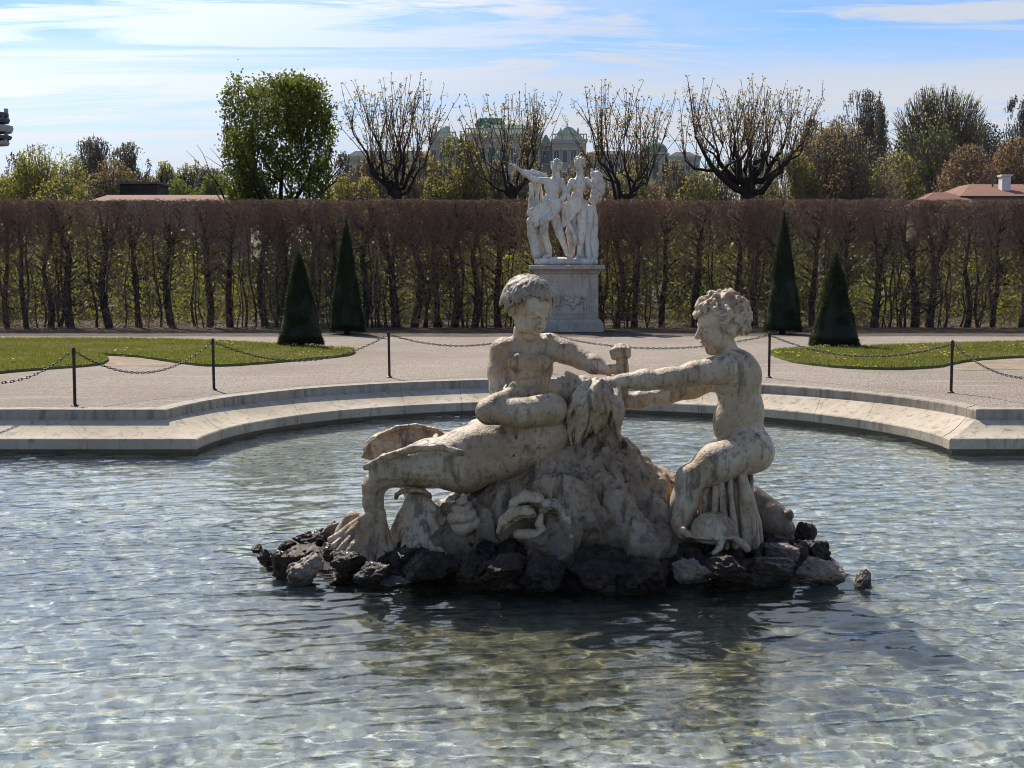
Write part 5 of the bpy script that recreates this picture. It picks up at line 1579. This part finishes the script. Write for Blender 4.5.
pollard(626, 45.5, 77, 100, 0, 194, 203, "bare pollard right of the statue, spreading like a fan", .17, 7)
pollard(746, 45.0, 82, 146, 0, 180, 204, "broad bare pollard with the thickest dark trunk, right of the others", .27, 12)

# the one tree already in leaf
M_CHEST = Mat("chestnut_leaves").leaf((0.05, 0.062, 0.013), (0.15, 0.165, 0.035), 0.45)
def leafy(px, Y, top, bot, w, seed, label):
    r = np.random.default_rng(seed); x = at_px(px, Y); W = w / FPX * Y; z1 = P(px, top, Y)[2] - GZ; z0 = P(px, bot, Y)[2] - GZ
    root = empty("leafy_tree", (x, Y, GZ), label, "tree")
    wood = MB(); wood.path([(0, 0, -.1), (.03, 0, 2), (0, .02, z0 + .4)], [.24, .2, .19], 10)
    tips = []; segs = []
    for i in range(9):
        a = i * .7 + r.normal(0, .2); grow(wood, np.array((0, 0, z0 + r.uniform(-.9, .5))), nrm(np.array((math.cos(a) * .75, math.sin(a) * .75, r.uniform(.5, 1.2)))), r.uniform(1.4, 2.0), .085, 2, r, .33, .28, tips, segs)
    wood.build("trunk", M_PBARK, root, True, (0, 0, 0))
    # clipped, box-like crown with hanging leaf clusters
    n = 1800; c = r.uniform(-1, 1, (n * 2, 3)); c = c[(np.abs(c[:, 0]) ** 5 + np.abs(c[:, 1]) ** 5 + np.abs(c[:, 2]) ** 5) < 1][:n]
    edge = np.max(np.abs(c), 1); keep = (edge > .45) | (r.random(len(c)) < .35); c = c[keep]
    gap = fbm(c[:, 0] * 2.4, c[:, 1] * 2.4, c[:, 2] * 2.4, 3, seed) > -.22; c = c[gap]
    bulge = 1 + .10 * fbm(c[:, 0] * 3, c[:, 1] * 3, c[:, 2] * 3, 2, 4)
    c = c * bulge[:, None]
    p = np.stack([c[:, 0] * W / 2, c[:, 1] * W / 2 * .9, (z0 + z1) / 2 + c[:, 2] * (z1 - z0) / 2], 1)
    L = np.repeat(p, 26, 0) + r.normal(0, .115, (len(p) * 26, 3)) * np.array((1, 1, 1.25))
    mb = MB(); mb.quads(leaf_cards(L, .062, r)); mb.build("crown", M_CHEST, root, False, (0, 0, 0))
    A = p[::2]; tw = MB(); tw.tubes(A + r.normal(0, .1, A.shape) - np.array((0, 0, .5)), A, .014, .006, 3); tw.build("twigs", M_PBARK, root, False, (0, 0, 0))
    return root
leafy(281, 45.5, 80, 226, 101, 211, "full green box clipped tree, the only one in leaf, rising above the hedge")

# ------------------------------------------------------------------ rising ground and far trees
def hill():
    mb = MB(); xs = np.linspace(-500, 500, 101); ys = np.array([62, 80, 110, 150, 200, 260, 340, 450, 600, 900.0])
    hs = np.array([GZ - .3, 1.0, 2.6, 4.8, 8, 11.5, 16, 20, 24, 30])
    X, Y = np.meshgrid(xs, ys, indexing='ij'); Z = np.broadcast_to(hs, X.shape) + fbm(X * .01, Y * .01, X * 0, 3, 2) * np.minimum(4, (Y - 60) * .03)
    n = len(ys); F = [(i * n + j, (i + 1) * n + j, (i + 1) * n + j + 1, i * n + j + 1) for i in range(100) for j in range(n - 1)]
    mb.faces(np.stack([X, Y, Z], -1).reshape(-1, 3), F)
    M = Mat("hillside"); v = M.coord("World"); a = M.noise(v, .15, 5, .6); M.pbr(M.mix(a, (0.05, 0.06, 0.02), (0.10, 0.085, 0.05)), .95); 
    return tag(mb.build("hillside", M.m, None, True), kind="structure")
hill()
M_FTWIG = bark("far_twigs", (0.11, 0.09, 0.075), (0.22, 0.185, 0.15))
def ground_z(Y): return float(np.interp(Y, [62, 80, 110, 150, 200, 260, 340, 450], [GZ, 1.0, 2.6, 4.8, 8, 11.5, 16, 20])) - .4
FOL = {
 'olive': Mat("olive_spring_leaves").leaf((0.11, 0.10, 0.03), (0.26, 0.225, 0.07), .55),
 'lime': Mat("lime_spring_leaves").leaf((0.12, 0.12, 0.024), (0.26, 0.245, 0.05), .55),
 'green': Mat("fresh_green_leaves").leaf((0.075, 0.095, 0.026), (0.165, 0.185, 0.05), .5),
 'brown': Mat("brown_buds").leaf((0.12, 0.088, 0.052), (0.25, 0.18, 0.10), .5),
 'rust': Mat("rust_buds").leaf((0.14, 0.085, 0.055), (0.27, 0.165, 0.105), .5),
 'grey': Mat("grey_buds").leaf((0.10, 0.088, 0.075), (0.18, 0.155, 0.13), .4),
 'dark': Mat("dark_evergreen").leaf((0.018, 0.025, 0.014), (0.05, 0.06, 0.03), .2),
 'pale': Mat("pale_green_buds").leaf((0.18, 0.17, 0.08), (0.32, 0.30, 0.15), .55)}
M_GBARK = bark("grey_bark", (0.055, 0.045, 0.038), (0.13, 0.108, 0.09))
def far_tree(px, top, w, Y, kind, label, seed, nleaf=2600, size=None, shape=(1, 1), bare=.5, base=None, group="trees beyond the hedge", name="tree", trunk_vis=.33, gaps=-.15):
    """a trunk with limbs and a loose crown; shape = (roundness of the top, how low the crown starts)"""
    r = np.random.default_rng(seed); x = at_px(px, Y); gz = ground_z(Y) if Y > 62 else GZ - .02
    H = P(px, top, Y)[2] - gz; W = w / FPX * Y
    r2_ = r.uniform(-.08, .08); root = empty(name, (x, Y, gz), label, "tree", group)
    z0 = H * trunk_vis; tr = max(.10, H * .020)
    wood = MB(); wood.path([(0, 0, -.6), (.02 * H * r.normal(), 0, z0 * .6), (.015 * H * r.normal(), 0, z0), (0.02 * W * r.normal(), 0, H * .66)], [tr * 1.3, tr, tr * .85, tr * .4], 8)
    tips = []; segs = []
    nl = 9
    for i in range(nl):
        a = i * 2.4 + r.normal(0, .3); zz = z0 + (H * .62 - z0) * i / nl
        reach = W * .5 * (1 - .35 * i / nl)
        d = nrm(np.array((math.cos(a) * reach, math.sin(a) * reach * .8, (H - zz) * .55)))
        grow(wood, np.array((0, 0, zz)), d, min(reach, H * .28) * .72, tr * .42, 2 if w > 30 else 1, r, .42, .16, tips, segs, (2, 4), .70)
    P0 = []
    N = int(nleaf * 2.8)
    c = nrm(r.normal(size=(N * 4, 3))) * (r.random(N * 4) ** (1 / 2.2))[:, None]
    c = c[fbm(c[:, 0] * 2.0 + seed, c[:, 1] * 2.0, c[:, 2] * 2.0, 3, seed) > gaps]
    c = c[(np.abs(c[:, 2]) < .98)][:N]
    zc_ = (z0 * .72 + H) / 2; hz = (H - z0 * .72) / 2
    bul = 1 + .28 * fbm(c[:, 0] * 1.6, c[:, 1] * 1.6, c[:, 2] * 1.6, 2, seed + 9)
    p = np.stack([c[:, 0] * W / 2 * bul * shape[0], c[:, 1] * W / 2 * bul, zc_ + c[:, 2] * hz], 1)
    s = size if size else Y * .00098
    mb = MB(); mb.quads(leaf_cards(p, s, r)); 
    if bare > 0:          # fine twig work carries the leaves
        nt = int(nleaf * bare); k = r.integers(0, len(p), nt); e_ = p[k] + r.normal(0, .02 * W, (nt, 3)); cen = np.array((0, 0, z0)); d = nrm(e_ - cen + r.normal(0, .12 * W, e_.shape)); L = r.uniform(.05, .15, nt)[:, None] * W
        tw = MB(); tw.tubes(e_ - d * L, e_ + d * L * .15, Y * .00028, Y * .00012, 3); tw.build("twigs", M_FTWIG, root, False, (0, 0, 0))
    wood.build("trunk", M_GBARK, root, True, (0, 0, 0)); mb.build("crown", FOL[kind], root, False, (0, 0, 0))
    return root
T = far_tree
# left cluster
T(45, 143, 92, 95, 'lime', "round yellow green tree at the far left above the hedge", 301, 5200)
T(64, 174, 66, 88, 'olive', "small brownish bush top just over the hedge at the left", 302, 2600, trunk_vis=.2)
T(97, 136, 62, 125, 'grey', "grey half bare tree behind the round yellow green tree", 303, 2400, bare=1.2, gaps=-.05)
T(132, 141, 50, 118, 'grey', "grey brown bare tree rising left of the low dark shed", 304, 2000, bare=.9, gaps=0.0)
T(22, 150, 44, 130, 'dark', "dark tree at the left picture edge behind the yellow green one", 305, 2000)
T(166, 160, 30, 150, 'pale', "pale loose tree behind the small cypress", 306, 1500, bare=1.0)
T(190, 170, 50, 170, 'dark', "low dark green tree in the gap left of the leafy tree", 307, 2200)
T(178, 178, 44, 110, 'green', "low fresh green bush right of the small cypress", 308, 2200, trunk_vis=.15)
T(214, 172, 44, 115, 'green', "green bush top close left of the leafy tree", 309, 2200, trunk_vis=.15)
T(212, 166, 34, 165, 'grey', "grey bare tree top just left of the leafy tree", 310, 1500, bare=1.2)
T(150, 176, 40, 160, 'brown', "brownish low tree behind the dark shed", 311, 1500)
T(115, 158, 60, 105, 'brown', "brown bushy tree in front of the grey trees at the left", 312, 2400)
T(200, 160, 60, 180, 'olive', "far olive tree in the gap left of the leafy tree", 313, 2000)
T(818, 112, 60, 140, 'brown', "brown bare tree behind the wide olive brown tree", 354, 1800, bare=1.6, gaps=0)
# middle, in front of the palace
T(356, 168, 60, 62, 'olive', "olive bush between the leafy tree and the first pollard", 321, 3800, trunk_vis=.2, gaps=-.05)
T(455, 128, 66, 62, 'olive', "tall yellowish olive tree left of the slender pollard", 322, 5200, trunk_vis=.25, gaps=-.02, bare=.8)
T(425, 150, 50, 66, 'brown', "brown twiggy tree between the first pollard and the tall olive tree", 323, 2600, bare=1.2, trunk_vis=.2, gaps=0)
T(498, 158, 48, 64, 'brown', "brown twiggy tree behind the slender pollard", 324, 2400, bare=1.2, trunk_vis=.2, gaps=0)
T(545, 172, 46, 60, 'olive', "low olive bush behind the statue's left figure", 325, 2200, bare=.9, trunk_vis=.2)
T(604, 172, 56, 60, 'brown', "low brown bush behind the statue's right figure", 326, 2400, bare=1.0, trunk_vis=.2)
T(650, 178, 44, 64, 'rust', "low rusty bush under the domed pavilion", 327, 1800, bare=1.0, trunk_vis=.2)
T(694, 168, 50, 66, 'olive', "olive bush left of the broad pollard's trunk", 328, 2600, bare=1.0, trunk_vis=.2)
T(330, 176, 40, 70, 'brown', "brownish low tree right behind the leafy tree", 329, 1600, trunk_vis=.2)
T(372, 152, 66, 70, 'brown', "brown haze of twigs below the first pollard", 371, 2400, bare=1.4, trunk_vis=.2, gaps=0)
T(402, 148, 54, 74, 'olive', "olive bush between the two palace wings, low behind the first pollard", 372, 2000, bare=1.0, trunk_vis=.2)
T(478, 150, 52, 68, 'olive', "olive tree close right of the tall yellowish one", 373, 2400, bare=1.2, trunk_vis=.2, gaps=0)
T(528, 152, 50, 72, 'brown', "brown bush behind the pointing arm of the statue", 374, 1800, bare=1.3, trunk_vis=.2)
T(586, 150, 58, 72, 'brown', "brown bush behind the basket side of the statue", 375, 2200, bare=1.3, trunk_vis=.2)
T(632, 160, 58, 62, 'olive', "olive bush below the fan shaped pollard", 376, 2200, bare=1.0, trunk_vis=.2)
T(672, 158, 54, 70, 'brown', "brown bush between the dome and the broad pollard", 377, 2000, bare=1.2, trunk_vis=.2)
T(722, 154, 70, 68, 'olive', "olive thicket left behind the broad pollard's trunk", 378, 2800, bare=1.0, trunk_vis=.2)
T(766, 148, 74, 70, 'brown', "brown thicket right behind the broad pollard's trunk", 379, 2800, bare=1.0, trunk_vis=.2)
T(345, 150, 34, 84, 'grey', "grey bare treetop peeping out right of the leafy tree", 380, 1000, bare=1.8, trunk_vis=.2, gaps=.05)
# right side
T(842, 122, 112, 66, 'brown', "wide olive brown tree right of the broad pollard", 341, 6500, bare=.8, trunk_vis=.2, gaps=-.1)
T(790, 150, 70, 64, 'olive', "olive bushy tree right behind the broad pollard", 342, 4200, bare=.8, trunk_vis=.2, gaps=-.05)
T(892, 150, 70, 70, 'olive', "olive bush below the wide pale crowned tree", 343, 3600, bare=.8, trunk_vis=.2)
T(858, 88, 60, 160, 'grey', "grey bare treetop between the olive brown and the pale crowned trees", 344, 1500, bare=2.2, gaps=0.05)
T(878, 86, 16, 155, 'grey', "narrow upright bare treetop beside the pale crowned tree", 345, 700, bare=2.5, gaps=0.05)
T(934, 84, 104, 110, 'pale', "large pale crowned tree with a rounded top at the right", 346, 1500, bare=3.2, trunk_vis=.42, gaps=.02)
T(930, 112, 74, 96, 'green', "green tree with dark limbs in front of the pale crowned tree", 347, 900, bare=2.4, trunk_vis=.3, gaps=.05)
T(905, 122, 34, 120, 'dark', "dark dense tree left of the pale crowned tree's trunk", 348, 1600)
T(970, 118, 56, 140, 'grey', "grey bare tree behind the pale crowned tree's right side", 349, 1600, bare=1.8)
T(965, 142, 74, 80, 'rust', "rusty brown tree left of the red roofed house", 350, 3600, bare=.7, trunk_vis=.2)
T(1012, 136, 60, 90, 'rust', "dark rusty tree behind the red roofed house", 351, 2800, bare=.8)
T(1016, 92, 56, 130, 'grey', "tall grey bare tree at the right picture edge", 352, 2000, bare=2.2, gaps=.02)
T(985, 122, 40, 150, 'dark', "dark green treetop behind the bare tree at the right edge", 353, 1600)
def cypress():
    Y = 92; x = at_px(163.5, Y); gz = ground_z(Y); H = P(163, 176, Y)[2] - gz; r = np.random.default_rng(5)
    root = empty("cypress", (x, Y, gz), "small dark cypress beside the low dark shed", "tree", "trees beyond the hedge")
    n = 2600; t = r.random(n); a = r.random(n) * 6.28; rr_ = .42 * np.minimum(1, (1 - t) * 3) * r.uniform(.6, 1.1, n)
    mb = MB(); mb.quads(leaf_cards(np.stack([np.cos(a) * rr_, np.sin(a) * rr_, .3 + t * (H - .3)], 1), .1, r)); mb.build("crown", FOL['dark'], root, False, (0, 0, 0))
    mb = MB(); mb.path([(0, 0, -.4), (0, 0, H * .8)], [.1, .03], 6); mb.build("trunk", M_GBARK, root, True, (0, 0, 0))
cypress()

# ================================================================== buildings
def plain(name, c0, c1, scale=1.0, rough=.85, bumpd=.02):
    M = Mat(name); v = M.coord("World"); a = M.noise(v, .25 * scale, 5, .6); b = M.noise(v, 3 * scale, 5, .65)
    M.pbr(M.mix(M.ramp(M.math('ADD', M.math('MULTIPLY', a, .6), M.math('MULTIPLY', b, .4)), .35, .65), c0, c1), rough, M.bump(b, .3, bumpd), .3); return M.m
M_STUCCO = plain("palace_stucco", (0.36, 0.31, 0.24), (0.46, 0.40, 0.32))
M_TRIM = plain("palace_trim", (0.44, 0.39, 0.32), (0.53, 0.48, 0.40))
M_COPPER = plain("copper_roof", (0.13, 0.235, 0.175), (0.22, 0.345, 0.26), .8)
M_SLATE = plain("grey_roof", (0.07, 0.075, 0.08), (0.13, 0.135, 0.14))
def mat_glass():
    M = Mat("window_glass"); M.pbr((0.02, 0.025, 0.03), .12, None, .6); return M.m
M_GLASS = mat_glass()
def tileroof():
    M = Mat("red_tiles"); v = M.coord("World"); a = M.noise(v, 1.2, 5, .6); w = M.n("ShaderNodeTexWave"); w.inputs["Scale"].default_value = 2.2; w.inputs["Distortion"].default_value = 1.5; M.put(w.inputs[0], v)
    M.pbr(M.mix(a, (0.13, 0.055, 0.036), (0.28, 0.135, 0.092)), .85, M.bump(w.outputs[1], .5, .03), .3); return M.m
M_TILE = tileroof()

YPAL = 330.0
def pp(px, py): p = P(px, py, YPAL); return p[0], p[2]
pal = empty("palace", (at_px(520, YPAL), YPAL, ground_z(YPAL)), "long pale baroque palace with green copper roofs behind the bare trees", "palace")
def rel(px, py): x, z = pp(px, py); return x - pal.location.x, z - pal.location.z
def hip(mb, x0, x1, y0, y1, z0, z1, inx, iny):
    V = [(x0, y0, z0), (x1, y0, z0), (x1, y1, z0), (x0, y1, z0), (x0 + inx, y0 + iny, z1), (x1 - inx, y0 + iny, z1), (x1 - inx, y1 - iny, z1), (x0 + inx, y1 - iny, z1)]
    mb.faces(V, [(0, 1, 5, 4), (1, 2, 6, 5), (2, 3, 7, 6), (3, 0, 4, 7), (4, 5, 6, 7)])
def block(x0p, x1p, eave, roof_top, depth, fwd, roofmat, inset, win_rows, nwin, balus=True):
    x0, ze = rel(x0p, eave); x1, zr = rel(x1p, roof_top); y0 = -fwd; y1 = depth
    mb = MB(); mb.box((x0, y0, -3), (x1, y1, ze)); mb.build("wall", M_STUCCO, pal, False, (0, 0, 0))
    mb = MB(); mb.box((x0 - .35, y0 - .4, ze), (x1 + .35, y1 + .4, ze + .55)); mb.box((x0 - .18, y0 - .22, ze - .45), (x1 + .18, y0 - .003, ze - .002)); mb.build("cornice", M_TRIM, pal, False, (0, 0, 0))
    if balus:
        mb = MB(); n = int((x1 - x0) / .7)
        for i in range(n + 1):
            x = x0 + (x1 - x0) * i / n; mb.box((x - .14, y0 - .15, ze + .553), (x + .14, y0 + .15, ze + 1.6))
        mb.box((x0 - .1, y0 - .22, ze + 1.603), (x1 + .1, y0 + .22, ze + 1.85)); mb.build("balustrade", M_TRIM, pal, False, (0, 0, 0))
        nst = max(2, int((x1 - x0) / 6))
        for i in range(nst):
            x = x0 + (x1 - x0) * (i + .5) / nst; mbs = MB(); mbs.lathe([(.02, ze + 1.85), (.30, ze + 1.86), (.24, ze + 2.3), (.32, ze + 2.7), (.15, ze + 3.0), (.18, ze + 3.2), (.02, ze + 3.4)], x, y0, 10); mbs.build("roof_figure", M_TRIM, pal, True, (0, 0, 0))
    mb = MB(); hip(mb, x0 + .3, x1 - .3, y0 + .6, y1 - .3, ze + .553, zr, inset, min(inset, (y1 - y0) * .4)); rf = mb.build("roof", roofmat, pal, False, (0, 0, 0))
    for (za, zb) in win_rows:
        _, z0 = rel(x0p, za); _, z1 = rel(x0p, zb)
        for i in range(nwin):
            x = x0 + (x1 - x0) * (i + .5) / nwin; w = min(1.15, (x1 - x0) / nwin * .27)
            mb = MB(); mb.box((x - w, y0 - .06, z1), (x + w, y0 - .003, z0)); f = mb.build("window", M_GLASS, pal, False, (0, 0, 0))
            mb = MB(); t = .22
            mb.box((x - w - t, y0 - .16, z1 - t), (x - w - .004, y0 - .001, z0 + t)); mb.box((x + w + .004, y0 - .16, z1 - t), (x + w + t, y0 - .001, z0 + t))
            mb.box((x - w - t * 1.6, y0 - .26, z0 + t + .004), (x + w + t * 1.6, y0 - .001, z0 + t + .45)); mb.box((x - w - t * 1.2, y0 - .22, z1 - t - .3), (x + w + t * 1.2, y0 - .001, z1 - t - .004))
            mb.box((x - .06, y0 - .09, z1), (x + .06, y0 - .062, z0))
            fr_ = mb.build("window_frame", M_TRIM, f, False, (0, 0, 0))
    return x0, x1, ze, zr, y0, y1, rf
low, high = (172, 186), (196, 212)
# centre, wings and lower side wings
b1 = block(466, 540, 137, 124, 22, 3, M_COPPER, 4, [(150, 164), (176, 196)], 7)
b2 = block(552, 586, 142, 127, 18, 2, M_COPPER, 3, [(152, 163), (174, 196)], 4)
b3 = block(540, 552, 144, 134, 16, 0, M_COPPER, 1, [(152, 163), (174, 196)], 1, False)
b4 = block(430, 456, 140, 126, 18, 2, M_COPPER, 3, [(152, 163), (174, 196)], 3)
b5 = block(456, 466, 144, 136, 16, 0, M_COPPER, 1, [(152, 163), (174, 196)], 1, False)
b6 = block(586, 640, 156, 150, 14, 0, M_SLATE, 2, [(164, 174), (184, 200)], 6, False)
b7 = block(345, 430, 158, 150, 14, 0, M_SLATE, 2, [(166, 176), (186, 200)], 9, False)
# raised copper lantern over the centre
x0, z0 = rel(476, 123); x1, z1 = rel(504, 116); mb = MB(); mb.box((x0, 4, z0 - 1), (x1, 12, z0)); hip(mb, x0 - .4, x1 + .4, 3.6, 12.4, z0 + .004, z1, 1.0, 1.0); mb.build("roof_lantern", M_COPPER, pal, False, (0, 0, 0))
xa, za = rel(508, 118); mb = MB(); mb.path([(xa, 8, za - 6), (xa, 8, za + 3.4)], [.06, .04], 5); mb.build("flagpole", M_TRIM, pal, False, (0, 0, 0))
for pxa in (436, 486, 497, 520, 560, 575):       # dormers and chimneys on the roofs
    xa, za = rel(pxa, 134 if pxa != 486 else 121); mb = MB(); mb.box((xa - .55, .4, za - 1.6), (xa + .55, 3, za)); hip(mb, xa - .8, xa + .8, .2, 3.2, za + .004, za + 1.0, .7, .3); mb.build("dormer", M_COPPER, pal, False, (0, 0, 0))
for pxa in (446, 531, 570):
    xa, za = rel(pxa, 125 if pxa != 570 else 126); mb = MB(); mb.box((xa - .5, 6, za - 4), (xa + .5, 7.2, za)); mb.box((xa - .65, 5.85, za + .004), (xa + .65, 7.35, za + .35)); mb.build("chimney", M_TRIM, pal, False, (0, 0, 0))
# domed corner pavilion
xd, zd_ = rel(655, 155); Rd = 13.5 / FPX * YPAL
mb = MB(); mb.lathe([(Rd * 1.02, -3), (Rd * 1.02, zd_)], xd, 2, 8); mb.build("wall", M_STUCCO, pal, False, (0, 0, 0))
mb = MB(); mb.lathe([(Rd * 1.03, zd_), (Rd * 1.14, zd_ + .15), (Rd * 1.14, zd_ + .6), (Rd * 1.0, zd_ + .62)], xd, 2, 8); mb.build("cornice", M_TRIM, pal, False, (0, 0, 0))
mb = MB(); zt_ = rel(655, 141)[1]; mb.lathe([(Rd * math.cos(t) ** .85 * 1.0 + .01, zd_ + .62 + (zt_ - zd_ - .6) * math.sin(t)) for t in np.linspace(0, 1.55, 14)] , xd, 2, 24); mb.build("dome", M_COPPER, pal, True, (0, 0, 0))
mb = MB(); mb.lathe([(.6, zt_ - .1), (.6, zt_ + .5), (.35, zt_ + .6), (.1, zt_ + 1.2), (.01, zt_ + 1.9)], xd, 2, 10); mb.build("finial", M_COPPER, pal, True, (0, 0, 0))
for i in range(3):
    a = -math.pi / 2 + (i - 1) * math.pi / 4; x = xd + Rd * .955 * math.cos(a); y = 2 + Rd * .955 * math.sin(a)
    mb = MB(); c, s = math.cos(a + math.pi / 2), math.sin(a + math.pi / 2)
    V = [(x + c * u - s * v * -1, y + s * u + c * v * -1, z) for z in (zd_ - 6, zd_ - 2) for (u, v) in ((-.6, .25), (.6, .25), (.6, -.1), (-.6, -.1))]
    mb.faces(V, [(0, 1, 5, 4), (1, 2, 6, 5), (2, 3, 7, 6), (3, 0, 4, 7), (4, 5, 6, 7), (3, 2, 1, 0)]); mb.build("window", M_GLASS, pal, False, (0, 0, 0))
b8 = block(668, 700, 158, 151, 14, 0, M_SLATE, 2, [(166, 176), (186, 200)], 4, False)

# red-roofed house at the right
M_HOUSE = plain("house_render", (0.16, 0.14, 0.12), (0.24, 0.21, 0.18), 2)
M_WHITE = plain("white_render", (0.6, 0.58, 0.54), (0.74, 0.72, 0.68), 3)
YH = 66.0
hx0 = at_px(958, YH); hx1 = at_px(1075, YH); he = P(960, 196, YH)[2]; hr = P(960, 180, YH)[2]
house = empty("house", ((hx0 + hx1) / 2, YH + 4, GZ - .1), "low house with red tiled hipped roof and white chimney behind the hedge", "house")
o = house.location
def hl(x, y, z): return (x - o.x, y - o.y, z - o.z)
mb = MB(); mb.box(hl(hx0 + .3, YH + .3, GZ - .1), hl(hx1 - .3, YH + 7.7, he)); mb.build("wall", M_HOUSE, house, False, (0, 0, 0))
mb = MB(); hip(mb, hx0 - o.x, hx1 - o.x, -4, 4, he - o.z + .004, hr - o.z, 1.6, 3.2); rf = mb.build("roof", M_TILE, house, False, (0, 0, 0))
mb = MB(); xr = at_px(905, YH) - o.x; x9 = hx0 - o.x + 1.2
hip(mb, xr, x9, -5.2, 0, P(905, 207, YH)[2] - o.z, P(905, 191.5, YH)[2] - o.z, 1.6, 1.9); mb.build("roof", M_TILE, house, False, (0, 0, 0))
mb = MB(); mb.box((xr + .25, -5.0, 0), (x9 - .2, -.2, P(905, 207, YH)[2] - o.z - .004)); mb.build("wall", M_HOUSE, house, False, (0, 0, 0))
cxp = at_px(1014, YH) - o.x; cz1 = P(1014, 173, YH - 1)[2] - o.z
mb = MB(); mb.box((cxp - .22, -2.6, he - o.z - .2), (cxp + .22, -2.1, cz1)); mb.box((cxp - .28, -2.66, cz1 + .003), (cxp + .28, -2.04, cz1 + .1)); mb.build("chimney", M_WHITE, house, False, (0, 0, 0))
cxp = at_px(1008, YH) - o.x; mb = MB(); mb.path([(cxp, -1.5, he - o.z), (cxp, -1.5, cz1 + .1)], [.05, .05], 8); mb.build("vent_pipe", M_SLATE, house, True, (0, 0, 0))
wx = at_px(975, YH) - o.x
for dx in (0, 2.2, 4.4):
    mb = MB(); mb.box((wx + dx, -3.78, 1.2), (wx + dx + 1.0, -3.703, 2.6)); w_o = mb.build("window", M_GLASS, house, False, (0, 0, 0))
    mb = MB(); mb.box((wx + dx - .1, -3.82, 1.08), (wx + dx + 1.1, -3.704, 1.196)); mb.box((wx + dx - .1, -3.82, 2.604), (wx + dx + 1.1, -3.704, 2.72)); mb.box((wx + dx + .47, -3.8, 1.2), (wx + dx + .53, -3.783, 2.6)); mb.build("window_frame", M_WHITE, w_o, False, (0, 0, 0))

# long low roof and dark shed at the left
YL = 84.0
lx0 = at_px(98, YL); lx1 = at_px(236, YL); lz = P(100, 197, YL)[2]
lowb = empty("outbuilding", ((lx0 + lx1) / 2, YL, ground_z(YL)), "long low building whose thin reddish roof line shows above the left hedge", "outbuilding")
o2 = lowb.location
mb = MB(); mb.box((lx0 - o2.x, 0, -.3), (lx1 - o2.x, 5, lz - o2.z - .3)); mb.build("wall", M_HOUSE, lowb, False, (0, 0, 0))
mb = MB(); hip(mb, lx0 - o2.x - .4, lx1 - o2.x + .4, -.5, 5.5, lz - o2.z - .29, lz - o2.z + .25, .5, 2.6); mb.build("roof", M_TILE, lowb, False, (0, 0, 0))
YK = 90.0
kx0 = at_px(122, YK); kx1 = at_px(159, YK); kz = P(130, 184, YK)[2]
shed = empty("shed", ((kx0 + kx1) / 2, YK, ground_z(YK)), "dark flat roofed shed beside the small cypress", "shed"); o3 = shed.location
M_DARKW = plain("dark_boards", (0.02, 0.019, 0.018), (0.045, 0.04, 0.037), 3)
mb = MB(); mb.box((kx0 - o3.x, 0, -.3), (kx1 - o3.x, 3, kz - o3.z)); mb.build("wall", M_DARKW, shed, False, (0, 0, 0))
mb = MB(); mb.box((kx0 - o3.x - .2, -.25, kz - o3.z + .003), (kx1 - o3.x + .2, 3.25, kz - o3.z + .16)); mb.build("roof", M_SLATE, shed, False, (0, 0, 0))

# telecommunications tower whose platforms just reach into the left of the picture
YT = 700.0; tx = P(-9, 130, YT)[0]
tower = empty("radio_tower", (tx, YT, 20), "slender radio tower with stacked round platforms at the left picture edge", "tower")
M_TOW = plain("tower_concrete", (0.32, 0.32, 0.33), (0.42, 0.42, 0.43), .5); M_TOWD = plain("tower_dark", (0.07, 0.075, 0.09), (0.13, 0.135, 0.15), .5)
def tz(py): return P(0, py, YT)[2] - 20
px1 = YT / FPX
mb = MB(); mb.lathe([(4.2, -5), (3.4, tz(160)), (2.6, tz(95)), (1.0, tz(60)), (.01, tz(40))], 0, 0, 16); mb.build("shaft", M_TOW, tower, True, (0, 0, 0))
for py, rr_, hh, m in ((114, 17, 1.6, M_TOWD), (120, 18, 2.2, M_TOWD), (128, 21, 3.2, M_TOW), (137, 19.5, 1.6, M_TOWD), (143, 17, 1.6, M_TOW)):
    mb = MB(); z = tz(py); R_ = rr_ * px1; mb.lathe([(2, z - hh), (R_ * .93, z - hh * .7), (R_, z), (R_ * .98, z + hh * .35), (2, z + hh * .6)], 0, 0, 28); mb.build("platform", m, tower, False, (0, 0, 0))
for i, (a, py) in enumerate(((.1, 111), (-.4, 117), (.5, 117), (-.8, 133), (0, 133), (.7, 141), (-.2, 141))):
    mb = MB(); R_ = 15 * px1; z = tz(py); x, y = R_ * math.cos(a), R_ * math.sin(a); mb.path([(x, y, z - 1.3), (x, y, z + 1.3)], [1.1, 1.1], 10); mb.build("antenna_drum", M_TOWD if i % 2 else M_TOW, tower, True, (0, 0, 0))
